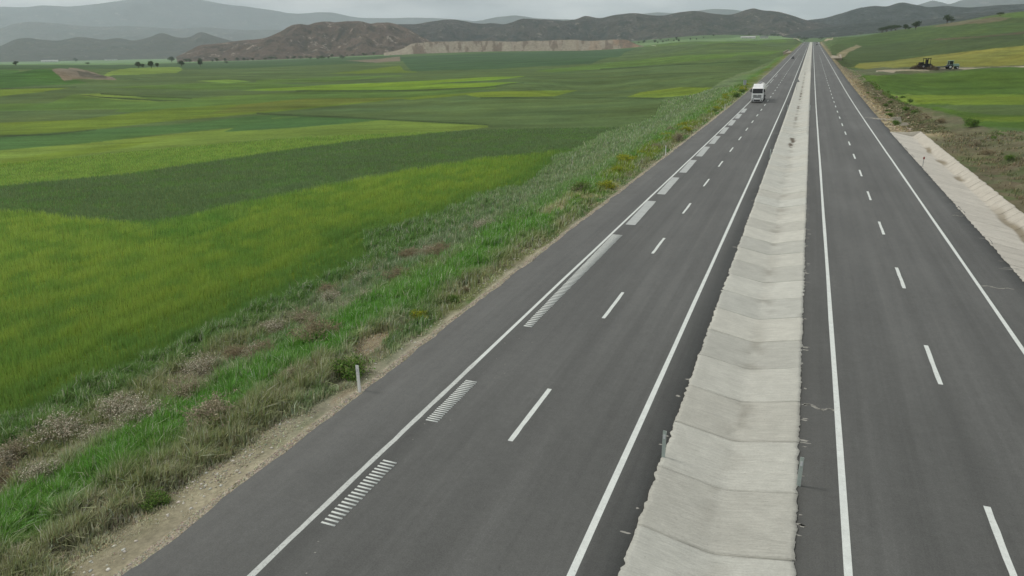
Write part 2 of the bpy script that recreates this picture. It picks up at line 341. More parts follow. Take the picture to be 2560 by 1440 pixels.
# ---------------------------------------------------------------- end terrain
FIELDS = [((0.0545,0.1022,0.0395),[(-5498.7,2985.2),(-5562.6,3158.3),(-4955.5,2942.9),(-4999.1,3107.0),(-5095.8,3315.9),(-5124.2,3492.6),(-5195.4,3711.1),(-5158.1,3863.5),(-4641.1,3647.0),(-4622.1,3813.8),(-4205.4,3645.9),(-3834.7,3496.2),(-3530.9,3388.8),(-3228.8,3265.5),(-2924.3,3120.3),(-2609.9,2942.0),(-2238.8,2669.8),(-2049.1,2572.6),(-1816.5,2404.2),(-1558.8,2178.4),(-1257.4,1858.3),(-1017.2,1592.7),(-905.8,1505.7),(-580.3,987.4),(-582.7,930.1),(-599.5,899.7),(-600.6,849.4),(-606.1,809.1),(-606.4,765.3),(-589.3,704.3),(-586.5,664.7),(-593.1,638.1),(-612.3,622.0),(-643.8,618.2),(-650.4,591.2),(-653.4,562.8),(-654.1,534.5),(-623.7,485.7),(-620.4,460.8),(-424.4,300.8),(-601.1,406.8),(-586.9,379.5),(-586.8,362.6),(-605.4,357.7),(-642.7,363.2),(-656.6,355.1)]),((0.1384,0.2307,0.0976),[(-5498.7,2985.2),(-5259.8,2987.2),(-5066.7,3011.1),(-4894.0,3044.7),(-5307.5,3458.7),(-5163.5,3525.5),(-4968.8,3556.5),(-4797.7,3602.1),(-4591.2,3618.1),(-4890.6,4049.1),(-4245.8,3694.7),(-3768.6,3450.1),(-3366.5,3245.6),(-3410.5,3453.7),(-3462.4,3686.8),(-3569.6,4000.9),(-3668.7,4333.6),(-3895.9,4856.7),(-3495.1,4604.4),(-3056.3,4261.8),(-3191.5,4719.5),(-2694.9,4222.0),(-2955.6,4915.8),(-905.8,1505.7),(-963.7,1508.9),(-1023.4,1512.2),(-1107.2,1546.9),(-1225.9,1621.8),(-1292.6,1621.8),(-1334.8,1590.6),(-1436.4,1616.2),(-1496.7,1592.4),(-1498.4,1509.5),(-1419.6,1355.6),(-1343.5,1217.5),(-1201.2,1034.1),(-1080.9,884.8),(-1031.8,804.9),(-1018.5,757.8),(-981.6,697.0),(-983.4,666.8),(-1007.4,652.7),(-1036.4,641.8),(-1095.8,648.9),(-2332.5,1321.3),(-2623.8,1422.2)]),((0.0545,0.1274,0.0273),[(-642.1,347.1),(-614.8,345.8),(-591.0,346.0),(-581.5,354.5),(-578.0,366.9),(-571.8,376.0),(-430.9,293.7),(-420.2,296.8),(-407.5,292.0),(-387.2,288.6),(-375.3,284.4),(-370.8,267.9),(-360.7,248.7),(-357.5,235.3),(-356.7,224.3),(-360.7,217.7),(-364.0,210.9),(-369.7,205.7),(-375.5,200.7)]),((0.0931,0.162,0.0343),[(-318.0,276.9),(-314.9,284.4),(-310.0,290.6),(-307.8,299.5),(-301.1,306.2),(-293.2,311.9),(-286.7,319.3),(-271.7,317.1),(-254.5,311.4),(-242.8,312.1),(-242.3,296.3),(-242.7,282.8),(-244.9,272.1),(-254.8,270.4),(-264.3,268.1),(-272.1,264.1),(-283.7,261.5),(-294.2,257.7),(-305.1,254.2),(-316.1,250.8),(-330.1,249.6),(-328.5,260.2),(-325.0,269.8)]),((0.1559,0.2307,0.0423),[(-411.6,317.1),(-562.1,449.8),(-671.6,558.6),(-751.4,647.5),(-853.5,762.4),(-874.7,816.2),(-607.8,571.3),(-494.2,456.7),(-488.1,429.0),(-482.4,403.6),(-488.6,392.2)]),((0.162,0.2623,0.0482),[(-330.1,318.5),(-335.5,336.2),(-333.3,347.1),(-296.6,326.6),(-294.0,305.7),(-310.0,310.4)]),((0.1946,0.162,0.1221),[(-419.1,295.9),(-427.6,307.4),(-685.3,503.3),(-603.8,454.5),(-493.7,385.3),(-393.7,317.9),(-391.4,303.5),(-395.9,295.5),(-387.9,279.5),(-403.8,288.7)]),((0.117,0.107,0.0802),[(-421.9,313.5),(-565.2,428.8),(-403.4,319.8),(-394.8,304.9),(-402.0,300.3)]),((0.1441,0.2086,0.0252),[(-375.5,200.7),(-369.2,205.4),(-362.9,210.3),(-358.7,216.5),(-354.0,222.5),(-349.8,228.7),(-347.1,236.1),(-344.1,243.6),(-342.6,252.6),(-323.1,230.0),(-314.2,216.0),(-309.9,203.2),(-308.9,193.3),(-312.4,187.5),(-315.8,182.0),(-319.3,176.6),(-321.5,170.7)]),((0.0931,0.162,0.0343),[(-293.8,215.0),(-292.2,220.8),(-290.7,227.0),(-278.1,227.2),(-260.5,222.9),(-247.1,221.6),(-235.1,221.2),(-231.2,229.5),(-226.3,237.3),(-221.6,245.8),(-216.7,252.0),(-211.3,258.0),(-205.3,263.3),(-198.7,267.6),(-191.2,270.8),(-183.4,273.4),(-176.1,276.9),(-166.4,280.2),(-155.6,281.2),(-143.7,279.9),(-132.4,278.8),(-122.4,280.0),(-116.3,265.9),(-120.8,256.4),(-125.6,248.4),(-131.6,243.2),(-135.6,240.9),(-139.5,238.5),(-144.6,230.5),(-147.5,219.7),(-148.2,206.7),(-148.9,195.3),(-149.7,184.9),(-150.5,175.5),(-151.8,167.3),(-157.3,164.4),(-163.3,162.0),(-168.8,159.1),(-181.5,162.3),(-194.4,165.1),(-208.1,168.0),(-222.3,170.7),(-229.4,168.7),(-236.7,166.8),(-244.2,165.0),(-253.5,164.2),(-260.8,162.1),(-266.4,158.9),(-271.5,155.4),(-277.1,152.3),(-284.2,150.0),(-311.5,165.1),(-305.3,168.9),(-298.4,172.4),(-288.1,173.9),(-279.2,176.1),(-271.9,179.2),(-265.7,183.2),(-279.0,198.2)]),((0.1559,0.2307,0.0423),[(-293.2,215.4),(-292.5,220.5),(-291.8,225.9),(-280.8,224.9),(-265.8,220.4),(-249.9,213.6),(-235.4,207.4),(-226.6,206.1),(-218.0,204.7),(-225.1,203.8),(-232.3,202.8),(-239.2,201.4),(-253.4,204.3),(-268.1,207.0),(-280.9,211.6)]),((0.0844,0.1301,0.0452),[(-284.2,150.0),(-277.1,152.3),(-271.5,155.4),(-266.4,158.9),(-260.8,162.1),(-254.2,164.7),(-245.6,165.9),(-238.5,168.1),(-231.8,170.6),(-225.4,173.2),(-218.9,175.7),(-207.9,161.6),(-204.7,153.8),(-202.4,147.0),(-207.1,144.3),(-212.3,142.0),(-217.6,139.9),(-222.0,137.1),(-226.9,134.4),(-232.1,132.0),(-237.4,129.5),(-242.5,127.0)]),((0.117,0.1746,0.0232),[(-242.5,127.0),(-237.1,129.4),(-231.5,131.6),(-226.0,133.9),(-220.7,136.3),(-216.4,138.9),(-211.4,141.1),(-206.6,143.5),(-202.1,146.1),(-201.1,153.0),(-201.2,161.2),(-202.1,168.1),(-202.1,174.7),(-203.5,183.0),(-200.3,189.4),(-196.0,195.0),(-190.7,199.9),(-186.0,205.7),(-181.7,212.0),(-176.6,217.6),(-170.5,222.3),(-165.7,228.9),(-158.3,233.2),(-150.1,236.5),(-141.4,238.7),(-145.7,230.3),(-148.0,219.6),(-148.2,206.7),(-149.4,196.0),(-150.8,186.4),(-151.9,177.2),(-153.7,169.4),(-156.3,164.2),(-159.3,159.6),(-162.2,155.1),(-164.5,150.3),(-166.7,145.6),(-168.0,140.1),(-168.9,134.5),(-169.3,129.0),(-169.6,123.5),(-172.3,120.1),(-174.2,116.3),(-175.7,112.4),(-177.5,108.8),(-180.6,106.2),(-184.4,104.0),(-188.6,102.0),(-192.8,100.1)]),((0.117,0.15,0.0273),[(-186.8,198.5),(-185.8,208.3),(-185.1,219.2),(-182.9,229.2),(-173.6,230.5),(-165.8,233.7),(-157.2,235.8),(-148.7,237.9),(-139.5,238.5),(-145.7,232.2),(-150.4,224.0),(-152.0,212.2),(-153.6,201.6),(-155.1,191.8),(-156.1,182.1),(-157.8,174.1),(-162.0,171.6),(-166.0,169.1),(-170.3,166.9),(-177.6,181.2)]),((0.0648,0.1384,0.0395),[(-192.8,100.1),(-188.6,102.0),(-184.4,104.0),(-180.6,106.2),(-177.5,108.8),(-176.1,112.4),(-174.9,116.4),(-173.5,120.3),(-171.3,123.9),(-168.8,127.4),(-165.9,130.3),(-162.9,133.3),(-160.0,136.3),(-157.1,139.5),(-155.2,145.3),(-152.7,150.7),(-150.3,156.6),(-148.1,163.1),(-144.2,165.4),(-140.5,167.9),(-136.7,170.5),(-130.0,156.0),(-125.9,145.5),(-129.3,141.4),(-131.6,136.2),(-133.9,131.4),(-136.4,127.1),(-138.9,123.0),(-139.6,117.4),(-140.3,112.1),(-141.0,107.2),(-142.0,102.7),(-144.5,100.1),(-146.7,97.3),(-149.0,94.6),(-151.3,92.0),(-153.8,89.7),(-155.9,87.2),(-157.6,84.5),(-159.1,81.8)]),((0.1559,0.2307,0.0423),[(-159.1,81.8),(-157.6,84.5),(-155.9,87.2),(-153.8,89.7),(-151.3,92.0),(-149.3,94.8),(-147.3,97.7),(-145.4,100.7),(-143.2,103.7),(-141.7,107.3),(-140.3,111.1),(-139.0,115.3),(-137.5,119.4),(-135.9,123.7),(-134.3,128.3),(-132.0,131.9),(-130.0,136.1),(-127.9,140.3),(-137.5,157.6),(-133.6,159.6),(-130.0,162.0),(-122.9,161.0),(-115.8,159.7),(-108.6,158.0),(-100.7,155.7),(-93.0,153.5),(-86.2,152.0),(-79.7,150.8),(-73.6,149.7),(-67.3,147.8),(-64.0,141.8),(-66.3,138.2),(-68.4,134.7),(-70.4,131.0),(-72.9,126.9),(-75.3,122.9),(-77.6,119.2),(-80.0,115.7),(-81.6,111.1),(-83.2,106.8),(-84.5,102.5),(-85.8,98.4),(-86.9,94.4),(-87.7,90.3),(-88.7,86.7),(-90.0,83.6),(-91.3,80.7),(-92.4,77.7),(-93.3,74.8),(-95.2,72.5),(-97.0,70.3),(-98.8,68.1),(-100.3,65.9),(-101.7,63.6),(-102.9,61.4),(-103.5,59.1),(-104.1,56.9),(-104.7,54.8),(-105.3,52.8),(-127.2,64.6)]),((0.0648,0.1384,0.0395),[(-139.6,153.5),(-136.3,156.1),(-133.0,158.8),(-130.0,162.0),(-124.0,161.2),(-118.0,160.3),(-111.9,159.1),(-105.4,156.9),(-99.3,155.0),(-101.9,149.9),(-104.7,145.2),(-108.4,141.7),(-111.9,138.0),(-115.6,134.7),(-119.4,132.6),(-122.8,130.1),(-126.1,127.5),(-133.3,140.5)]),((0.1441,0.2086,0.0252),[(-136.2,82.4),(-136.5,86.7),(-136.3,90.8),(-135.7,95.0),(-135.0,99.3),(-134.2,103.7),(-133.5,108.5),(-130.9,109.8),(-128.1,111.0),(-126.6,104.6),(-125.2,98.8),(-125.3,94.4),(-125.2,90.1),(-124.9,85.9),(-124.6,82.0),(-124.2,78.2),(-123.6,74.5)]),((0.117,0.1746,0.0232),[(-366.5,493.3),(-385.4,545.4),(-401.6,598.4),(-423.2,664.6),(-452.8,751.0),(-347.1,582.2),(-279.0,488.7),(-290.8,479.6),(-307.7,478.9),(-325.6,479.2),(-347.0,488.0)]),((0.0931,0.162,0.0343),[(-309.5,345.1),(-308.4,361.6),(-313.0,386.4),(-308.6,401.7),(-301.2,414.0),(-286.1,417.5),(-271.6,421.6),(-256.4,424.5),(-234.8,393.4),(-243.4,384.9),(-250.8,374.9),(-253.6,359.1),(-258.8,347.6),(-266.3,340.7),(-270.6,330.3),(-276.3,321.9),(-280.7,312.6)]),((0.1384,0.2307,0.0232),[(-248.8,265.7),(-244.8,275.8),(-240.3,286.0),(-237.8,299.5),(-234.7,313.2),(-228.5,324.7),(-217.7,329.9),(-206.5,334.6),(-195.5,339.7),(-186.1,344.8),(-178.7,354.3),(-171.8,365.4),(-164.3,376.2),(-157.4,382.0),(-151.4,390.1),(-143.5,348.2),(-142.1,325.4),(-151.7,323.7),(-163.8,326.8),(-173.6,324.9),(-181.7,319.6),(-171.6,319.3),(-159.2,313.9),(-148.1,310.3),(-137.0,304.4),(-129.1,304.7),(-122.9,309.0),(-122.1,285.8),(-125.8,275.2),(-135.4,274.7),(-146.0,275.7),(-156.4,275.7),(-165.9,273.8),(-176.7,273.7),(-186.7,272.3),(-197.2,271.2),(-206.2,268.0),(-217.7,267.8),(-230.6,270.3),(-239.9,268.2)]),((0.117,0.1746,0.0232),[(-142.8,235.1),(-140.2,239.8),(-137.7,244.7),(-130.1,246.3),(-121.7,246.2),(-114.9,248.9),(-108.9,253.6),(-104.1,261.6),(-107.2,252.7),(-111.2,246.6),(-115.5,241.6),(-119.7,238.4),(-124.2,235.7),(-129.5,233.1),(-134.5,229.8)]),((0.1441,0.2086,0.0252),[(-117.6,240.7),(-115.8,249.4),(-108.4,251.3),(-102.2,255.9),(-97.3,264.6),(-93.7,278.0),(-89.5,291.4),(-86.8,266.7),(-84.0,244.2),(-88.4,237.0),(-93.2,231.2),(-98.8,228.0),(-106.1,228.3)]),((0.1441,0.2086,0.0252),[(-56.7,240.3),(-57.5,265.9),(-50.7,269.4),(-43.7,271.4),(-35.6,260.2),(-28.0,246.9),(-30.2,234.9),(-32.6,225.7),(-37.6,226.6),(-42.3,225.3),(-49.1,231.7)]),((0.0931,0.162,0.0343),[(-189.0,508.1),(-190.2,561.4),(-191.0,622.9),(-181.9,661.2),(-167.2,679.1),(-152.3,698.4),(-135.5,711.1),(-120.4,736.1),(-101.0,739.3),(-82.6,749.5),(-65.4,774.5),(-46.8,791.9),(-27.5,799.0),(-32.5,744.5),(-46.6,666.7),(-52.1,538.3),(-65.2,524.5),(-79.4,521.2),(-96.0,536.0),(-112.7,545.6),(-128.2,546.5),(-141.8,538.7),(-152.1,523.3),(-158.7,498.3),(-165.5,476.8)]),((0.0931,0.162,0.0343),[(-514.8,2038.8),(-455.3,2046.7),(-394.5,2042.4),(-235.4,1431.2),(-193.3,1409.7),(-160.1,1450.8),(-198.6,2361.3),(-142.3,2435.5),(-45.5,1367.2),(-35.4,1255.8),(-69.7,1285.2),(-81.5,1008.2),(-102.8,950.7),(-179.0,1316.8),(-224.2,1364.3),(-256.8,1382.4),(-299.5,1442.5),(-405.2,1762.9)]),((0.1946,0.162,0.1221),[(-767.4,1083.1),(-746.6,1102.3),(-732.2,1132.2),(-757.9,1214.5),(-792.6,1317.2),(-577.4,958.5),(-581.0,930.2),(-589.1,910.3),(-671.8,991.5)]),((0.0513,0.1022,0.0423),[(-774.9,1287.7),(-746.5,1316.6),(-715.9,1343.2),(-690.0,1380.5),(-677.3,1449.3),(-653.4,1500.0),(-621.9,1546.8),(-603.6,1634.5),(-574.6,1703.5),(-539.4,1762.7),(-484.1,1757.7),(-433.6,1757.5),(-323.0,1477.2),(-306.5,1272.3),(-221.0,838.5),(-191.0,665.9),(-206.4,654.3),(-218.1,633.0),(-228.0,608.8),(-236.5,583.8),(-243.2,557.4),(-259.2,550.0),(-271.4,535.2),(-290.2,533.5),(-316.5,544.0)]),((0.162,0.2542,0.107),[(-554.5,2298.8),(-502.9,2336.9),(-446.6,2354.4),(-396.2,2405.5),(-327.9,2442.3),(-263.5,2520.2),(-201.9,2671.6),(-140.0,2965.9),(-57.4,2967.7),(-27.4,1438.8),(-117.4,2509.2),(-182.1,2420.7),(-244.1,2340.7),(-209.7,1564.4),(-364.7,2216.3),(-400.0,2061.5),(-440.2,1962.8)]),((0.305,0.3419,0.2423),[(-497.6,2063.4),(-442.7,2023.6),(-290.1,1474.5),(-275.3,1399.8),(-384.6,1781.2),(-455.1,1932.8)]),((0.0612,0.0931,0.0319),[(18.6,853.9),(42.6,1032.0),(60.6,1029.2),(78.4,1029.8),(95.8,1028.5),(113.9,1024.4),(130.4,1010.9),(143.2,978.1),(148.9,900.9),(156.9,853.2),(168.8,835.0),(183.6,834.5),(157.7,707.3),(103.8,459.6),(98.1,468.6),(92.5,480.4),(86.8,494.2),(78.8,516.4),(68.6,531.8),(56.0,533.2),(41.4,515.2),(27.9,488.4),(12.8,381.9)]),((0.0685,0.1119,0.0343),[(23.0,978.3),(111.5,2461.1),(75.7,1089.6),(96.6,1038.0),(115.4,1025.2),(131.7,1000.1),(142.8,948.5),(148.6,915.6),(154.6,888.5),(155.3,817.1),(160.8,780.7),(168.0,758.0),(154.9,694.1),(141.1,693.7),(127.9,698.7),(116.6,717.4),(107.5,760.1),(98.7,823.1),(86.6,856.9),(70.6,863.2),(52.5,843.5),(34.1,804.3)]),((0.1384,0.1274,0.0762),[(131.7,1010.9),(154.8,1059.7),(160.1,980.3),(162.8,903.4),(172.1,873.9),(177.4,834.6),(159.3,804.7),(148.5,832.3),(142.1,895.5),(138.5,958.0)]),((0.0931,0.1559,0.0369),[(169.5,896.4),(183.4,897.9),(201.3,918.2),(218.5,933.2),(232.7,934.6),(196.0,781.3),(184.5,795.3),(173.7,816.2),(169.9,844.9)]),((0.107,0.0887,0.0545),[(99.2,798.3),(106.5,757.1),(114.1,714.7),(123.6,693.2),(134.6,684.5),(145.3,692.4),(156.3,700.8),(167.7,704.7),(179.0,708.1),(174.0,687.1),(163.1,684.0),(151.9,679.7),(142.0,675.6),(132.3,672.4),(121.4,680.3),(111.9,699.9),(104.0,738.6)]),((0.1878,0.1946,0.0452),[(12.8,381.9),(27.9,486.6),(41.0,510.6),(54.1,531.2),(66.0,537.3),(74.3,528.0),(81.1,512.4),(86.8,494.2),(92.5,480.4),(98.1,468.6),(103.8,459.6),(109.3,454.0),(115.1,450.6),(95.4,366.4),(92.8,378.8),(89.5,389.9),(83.6,400.1),(76.3,406.2),(67.6,406.5),(57.7,402.0),(47.7,396.8),(38.2,395.4),(30.4,418.1),(24.4,458.0)]),((0.107,0.1221,0.0685),[(20.9,417.3),(30.9,426.2),(38.3,396.5),(47.7,396.8),(57.7,402.0),(67.6,406.5),(76.3,406.2),(83.6,400.1),(89.5,389.9),(93.2,380.5),(96.3,370.5),(90.9,348.7),(89.0,362.3),(86.5,375.8),(65.0,310.3),(58.5,310.2),(66.1,395.8),(59.7,391.4),(53.2,385.3),(43.8,373.6),(27.9,291.1),(20.2,273.3),(17.4,314.7)]),((0.402,0.3613,0.2874),[(29.9,387.1),(38.3,385.7),(47.1,390.7),(57.2,397.8),(67.1,403.4),(75.7,402.8),(82.9,396.2),(88.6,385.3),(92.0,375.0),(94.8,364.2),(92.1,353.4),(90.0,366.4),(87.2,378.8),(66.1,315.4),(75.0,398.4),(66.6,399.4),(56.8,394.2),(46.8,386.8),(37.7,379.7),(23.2,299.5)]),((0.0723,0.1301,0.0232),[(17.4,287.8),(22.5,280.1),(29.6,296.3),(44.7,374.9),(53.1,384.1),(63.4,391.3),(56.8,306.8),(64.1,308.1),(86.5,375.8),(89.4,364.0),(91.9,352.7),(68.6,258.4),(38.2,141.0),(31.6,114.5),(30.5,117.4),(29.3,120.6),(27.6,121.8),(26.1,123.7),(24.1,124.1),(23.9,135.6),(22.9,145.0),(21.5,152.8),(20.3,159.7),(19.5,171.3),(18.7,196.9),(18.5,244.9)]),((0.1559,0.2307,0.0423),[(20.3,209.3),(27.5,236.2),(30.5,227.2),(21.4,162.7),(19.5,171.3)]),((0.1441,0.2086,0.0252),[(25.5,226.9),(32.8,241.8),(40.1,253.1),(46.6,257.5),(52.4,257.9),(57.4,255.4),(61.6,250.4),(64.8,242.9),(41.6,154.7),(37.7,153.4),(34.0,153.0),(30.5,154.0),(26.9,154.8),(24.0,159.9),(21.3,167.9)]),((0.0844,0.1301,0.0452),[(21.7,160.2),(24.9,156.4),(28.0,153.9),(31.2,152.9),(34.5,152.5),(38.0,153.2),(41.6,154.7),(37.0,136.4),(34.1,136.6),(31.2,137.2),(28.2,138.2),(26.5,141.3),(24.8,145.5),(23.3,152.1)]),((0.117,0.1746,0.0232),[(23.9,135.6),(26.5,135.4),(29.1,135.1),(31.7,135.4),(34.3,135.7),(37.0,136.4),(35.3,129.4),(32.8,129.0),(30.4,128.8),(27.9,128.5),(25.7,129.9)]),((0.2159,0.1946,0.117),[(17.1,531.7),(19.6,639.9),(27.1,725.2),(43.8,858.8),(49.0,840.2),(30.2,687.0),(19.3,526.0)]),((0.3515,0.305,0.2232),[(18.7,1341.7),(27.7,1257.7),(75.6,2696.0),(74.9,2574.0),(27.6,1193.8),(19.5,1220.5)]),((0.3515,0.305,0.2232),[(-57.8,2682.8),(-38.3,2522.9),(-34.9,2399.8),(-29.4,1344.6)]),((0.0482,0.0802,0.0273),[(-155.7,171.7),(-146.6,170.4),(-137.2,168.2),(-128.0,165.9),(-119.7,164.3),(-111.7,162.6),(-103.1,159.6),(-94.8,156.5),(-87.6,154.6),(-80.8,152.8),(-74.4,151.3),(-67.9,149.1),(-65.5,146.0),(-66.3,145.5),(-72.7,147.8),(-78.8,149.0),(-85.2,150.2),(-92.1,152.0),(-99.8,154.4),(-107.8,156.7),(-115.7,158.9),(-123.5,160.6),(-131.3,161.9),(-140.0,163.9),(-145.9,165.6),(-151.8,167.3)]),((0.0482,0.0802,0.0273),[(-218.9,269.3),(-206.9,268.9),(-197.6,271.8),(-187.0,272.7),(-176.8,274.0),(-165.9,273.8),(-155.7,275.2),(-144.6,274.8),(-133.2,273.0),(-123.5,274.1),(-120.1,285.5),(-121.4,310.3),(-118.7,303.3),(-117.9,280.2),(-121.3,269.3),(-129.9,266.2),(-141.4,268.6),(-151.5,267.7),(-161.6,266.6),(-171.9,266.3),(-182.1,265.5),(-192.6,264.8),(-202.2,262.8),(-213.0,261.9)]),((0.0482,0.0802,0.0273),[(-356.7,224.3),(-353.0,230.8),(-350.5,238.5),(-348.9,247.1),(-348.5,257.0),(-336.4,247.9),(-338.5,239.6),(-342.0,232.6),(-343.8,224.7),(-347.2,218.2)]),((0.0482,0.0802,0.0273),[(-296.2,215.9),(-286.1,215.6),(-276.1,215.3),(-262.8,213.3),(-250.3,211.7),(-238.7,210.4),(-231.3,211.4),(-222.3,210.9),(-227.6,208.0),(-232.0,204.3),(-243.8,206.1),(-256.0,207.7),(-268.4,209.1),(-282.6,212.9)]),((0.0482,0.0802,0.0273),[(-293.5,227.2),(-279.6,227.0),(-260.3,221.7),(-251.1,221.6),(-243.3,222.7),(-235.2,223.3),(-231.1,219.3),(-239.3,219.0),(-247.0,217.9),(-255.3,217.3),(-273.4,221.8),(-288.7,223.4)]),((0.0482,0.0802,0.0273),[(-106.8,229.8),(-98.1,227.7),(-91.4,229.6),(-85.8,234.3),(-80.3,240.0),(-75.7,249.0),(-68.8,251.0),(-58.7,241.7),(-49.0,230.9),(-40.7,223.3),(-40.0,219.6),(-47.9,226.0),(-56.7,233.5),(-66.7,243.5),(-75.2,242.6),(-81.2,233.8),(-87.4,226.9),(-94.3,222.2),(-103.7,223.2)]),((0.0482,0.0802,0.0273),[(-149.7,544.6),(-135.4,548.1),(-117.8,535.8),(-99.5,515.1),(-83.9,501.9),(-70.8,500.0),(-57.1,501.6),(-43.8,505.2),(-30.8,512.7),(-30.3,504.3),(-43.1,498.2),(-56.1,492.9),(-69.2,489.0),(-81.5,487.7),(-95.6,494.7),(-112.8,513.0),(-129.3,523.2),(-143.7,522.7)]),((0.0482,0.0802,0.0273),[(-180.3,110.6),(-177.7,112.8),(-175.3,115.1),(-172.7,117.3),(-172.1,121.0),(-171.1,124.6),(-169.8,128.2),(-166.6,125.6),(-167.3,121.8),(-168.1,118.1),(-168.6,114.4),(-171.1,112.2),(-173.4,109.9),(-175.8,107.7)]),((0.0482,0.0802,0.0273),[(-28.8,159.5),(-31.6,198.0),(-27.5,206.8),(-26.8,203.2),(-30.2,191.9),(-27.5,155.0)]),((0.1441,0.2086,0.0252),[(-106.0,44.7),(-102.4,45.2),(-99.0,45.8),(-95.6,46.4),(-92.2,46.9),(-88.9,47.5),(-85.8,48.0),(-82.7,48.6),(-80.8,49.1),(-78.8,49.6),(-75.9,49.2),(-73.1,48.8),(-70.4,48.8),(-67.7,48.7),(-65.1,48.7),(-62.0,48.5),(-59.1,48.4),(-59.0,50.5),(-58.8,52.7),(-58.6,55.0),(-58.5,57.5),(-58.0,59.8),(-57.4,62.4),(-56.8,65.0),(-56.2,67.8),(-55.6,70.7),(-54.6,73.6),(-53.6,76.6),(-52.4,79.7),(-51.1,82.8),(-49.5,85.6),(-47.9,88.6),(-46.2,91.7),(-44.5,95.1),(-42.2,97.6),(-39.8,100.2),(-37.0,102.1),(-34.6,105.1),(-31.7,106.7),(-32.2,102.0),(-32.5,97.1),(-30.8,86.1),(-29.1,76.5),(-30.4,73.2),(-31.8,70.8),(-31.9,65.8),(-32.3,61.7),(-32.9,59.2),(-33.8,57.1),(-34.5,55.2),(-35.2,53.4),(-36.1,52.0),(-32.1,46.8),(-31.8,44.0),(-31.6,41.4),(-31.6,39.6),(-31.8,38.1),(-31.7,36.4),(-31.5,34.2),(-31.5,32.4),(-31.4,30.6),(-31.6,29.1),(-31.7,27.7),(-31.9,26.3),(-31.9,24.9),(-32.1,23.8),(-32.1,22.6),(-32.1,21.4),(-32.0,20.2),(-32.1,19.2),(-32.3,18.3),(-32.0,17.2),(-32.0,16.3),(-32.0,15.4),(-31.9,14.6),(-31.5,13.6),(-31.3,12.8),(-31.2,12.0),(-30.9,11.2),(-30.8,10.5),(-30.8,9.9),(-30.8,9.3),(-30.6,8.7),(-32.4,9.5),(-33.8,10.2),(-36.0,11.2),(-37.8,12.1),(-40.5,13.4),(-43.1,14.6),(-46.1,16.1),(-49.6,17.7),(-53.6,19.6),(-58.3,21.9),(-63.9,24.6),(-70.8,27.9),(-79.4,32.0),(-90.6,37.3)]),((0.0887,0.162,0.0319),[(-66.5,48.4),(-64.9,49.2),(-63.3,49.9),(-61.7,50.7),(-60.7,52.1),(-59.7,53.5),(-59.3,55.6),(-58.8,57.8),(-58.6,60.0),(-58.4,62.4),(-53.3,55.5),(-53.0,52.8),(-52.7,50.4),(-52.5,48.1),(-54.0,47.1),(-55.5,46.1),(-59.1,46.9),(-63.0,47.9)]),((0.0685,0.162,0.0212),[(-59.4,48.6),(-58.8,50.5),(-58.1,52.5),(-58.3,54.9),(-54.8,53.6),(-51.6,52.4),(-51.7,49.9),(-51.9,47.5),(-53.8,46.9),(-55.7,46.3)])]
VERGE_LINE = [(-31.5,8.0),(-31.4,8.3),(-31.5,8.7),(-31.5,9.1),(-31.6,9.6),(-31.9,10.1),(-31.9,10.5),(-31.9,11.0),(-31.8,11.4),(-31.7,11.8),(-31.8,12.3),(-32.0,12.9),(-31.9,13.4),(-32.1,14.0),(-32.1,14.6),(-32.1,15.2),(-32.0,15.7),(-32.0,16.3),(-32.0,16.9),(-32.0,17.5),(-32.2,18.3),(-32.2,18.9),(-32.0,19.5),(-31.9,20.1),(-31.9,20.9),(-32.0,21.7),(-32.1,22.5),(-32.1,23.3),(-32.0,24.1),(-31.9,24.9),(-31.8,25.8),(-31.9,26.9),(-31.7,27.7),(-31.5,28.6),(-31.6,29.7),(-31.4,30.6),(-31.5,32.0),(-31.6,33.4),(-31.6,34.8),(-31.7,36.4),(-31.6,37.5),(-31.6,38.8),(-31.5,39.9),(-31.3,41.1),(-31.7,43.1),(-31.9,44.9),(-32.1,46.8),(-33.8,49.0),(-36.1,52.0),(-35.4,52.9),(-35.3,54.5),(-34.5,55.2),(-33.9,56.6),(-33.2,58.0),(-32.8,59.7),(-32.3,61.7),(-32.4,65.0),(-31.8,67.2),(-31.8,70.8),(-30.9,72.4),(-30.0,74.3),(-29.1,76.5),(-30.0,82.3),(-31.1,89.0),(-32.5,97.1),(-32.3,102.3),(-31.7,106.9),(-32.9,116.7),(-33.9,127.1),(-33.5,135.3),(-32.9,143.9),(-31.9,151.7),(-30.9,160.8),(-33.6,179.7),(-37.7,207.2),(-35.1,214.3),(-32.1,220.0),(-28.9,224.7),(-29.3,247.4),(-29.5,271.6),(-26.7,291.1),(-31.1,412.2),(-27.5,462.8),(-22.7,487.9),(-20.0,595.0),(-19.5,955.1)]
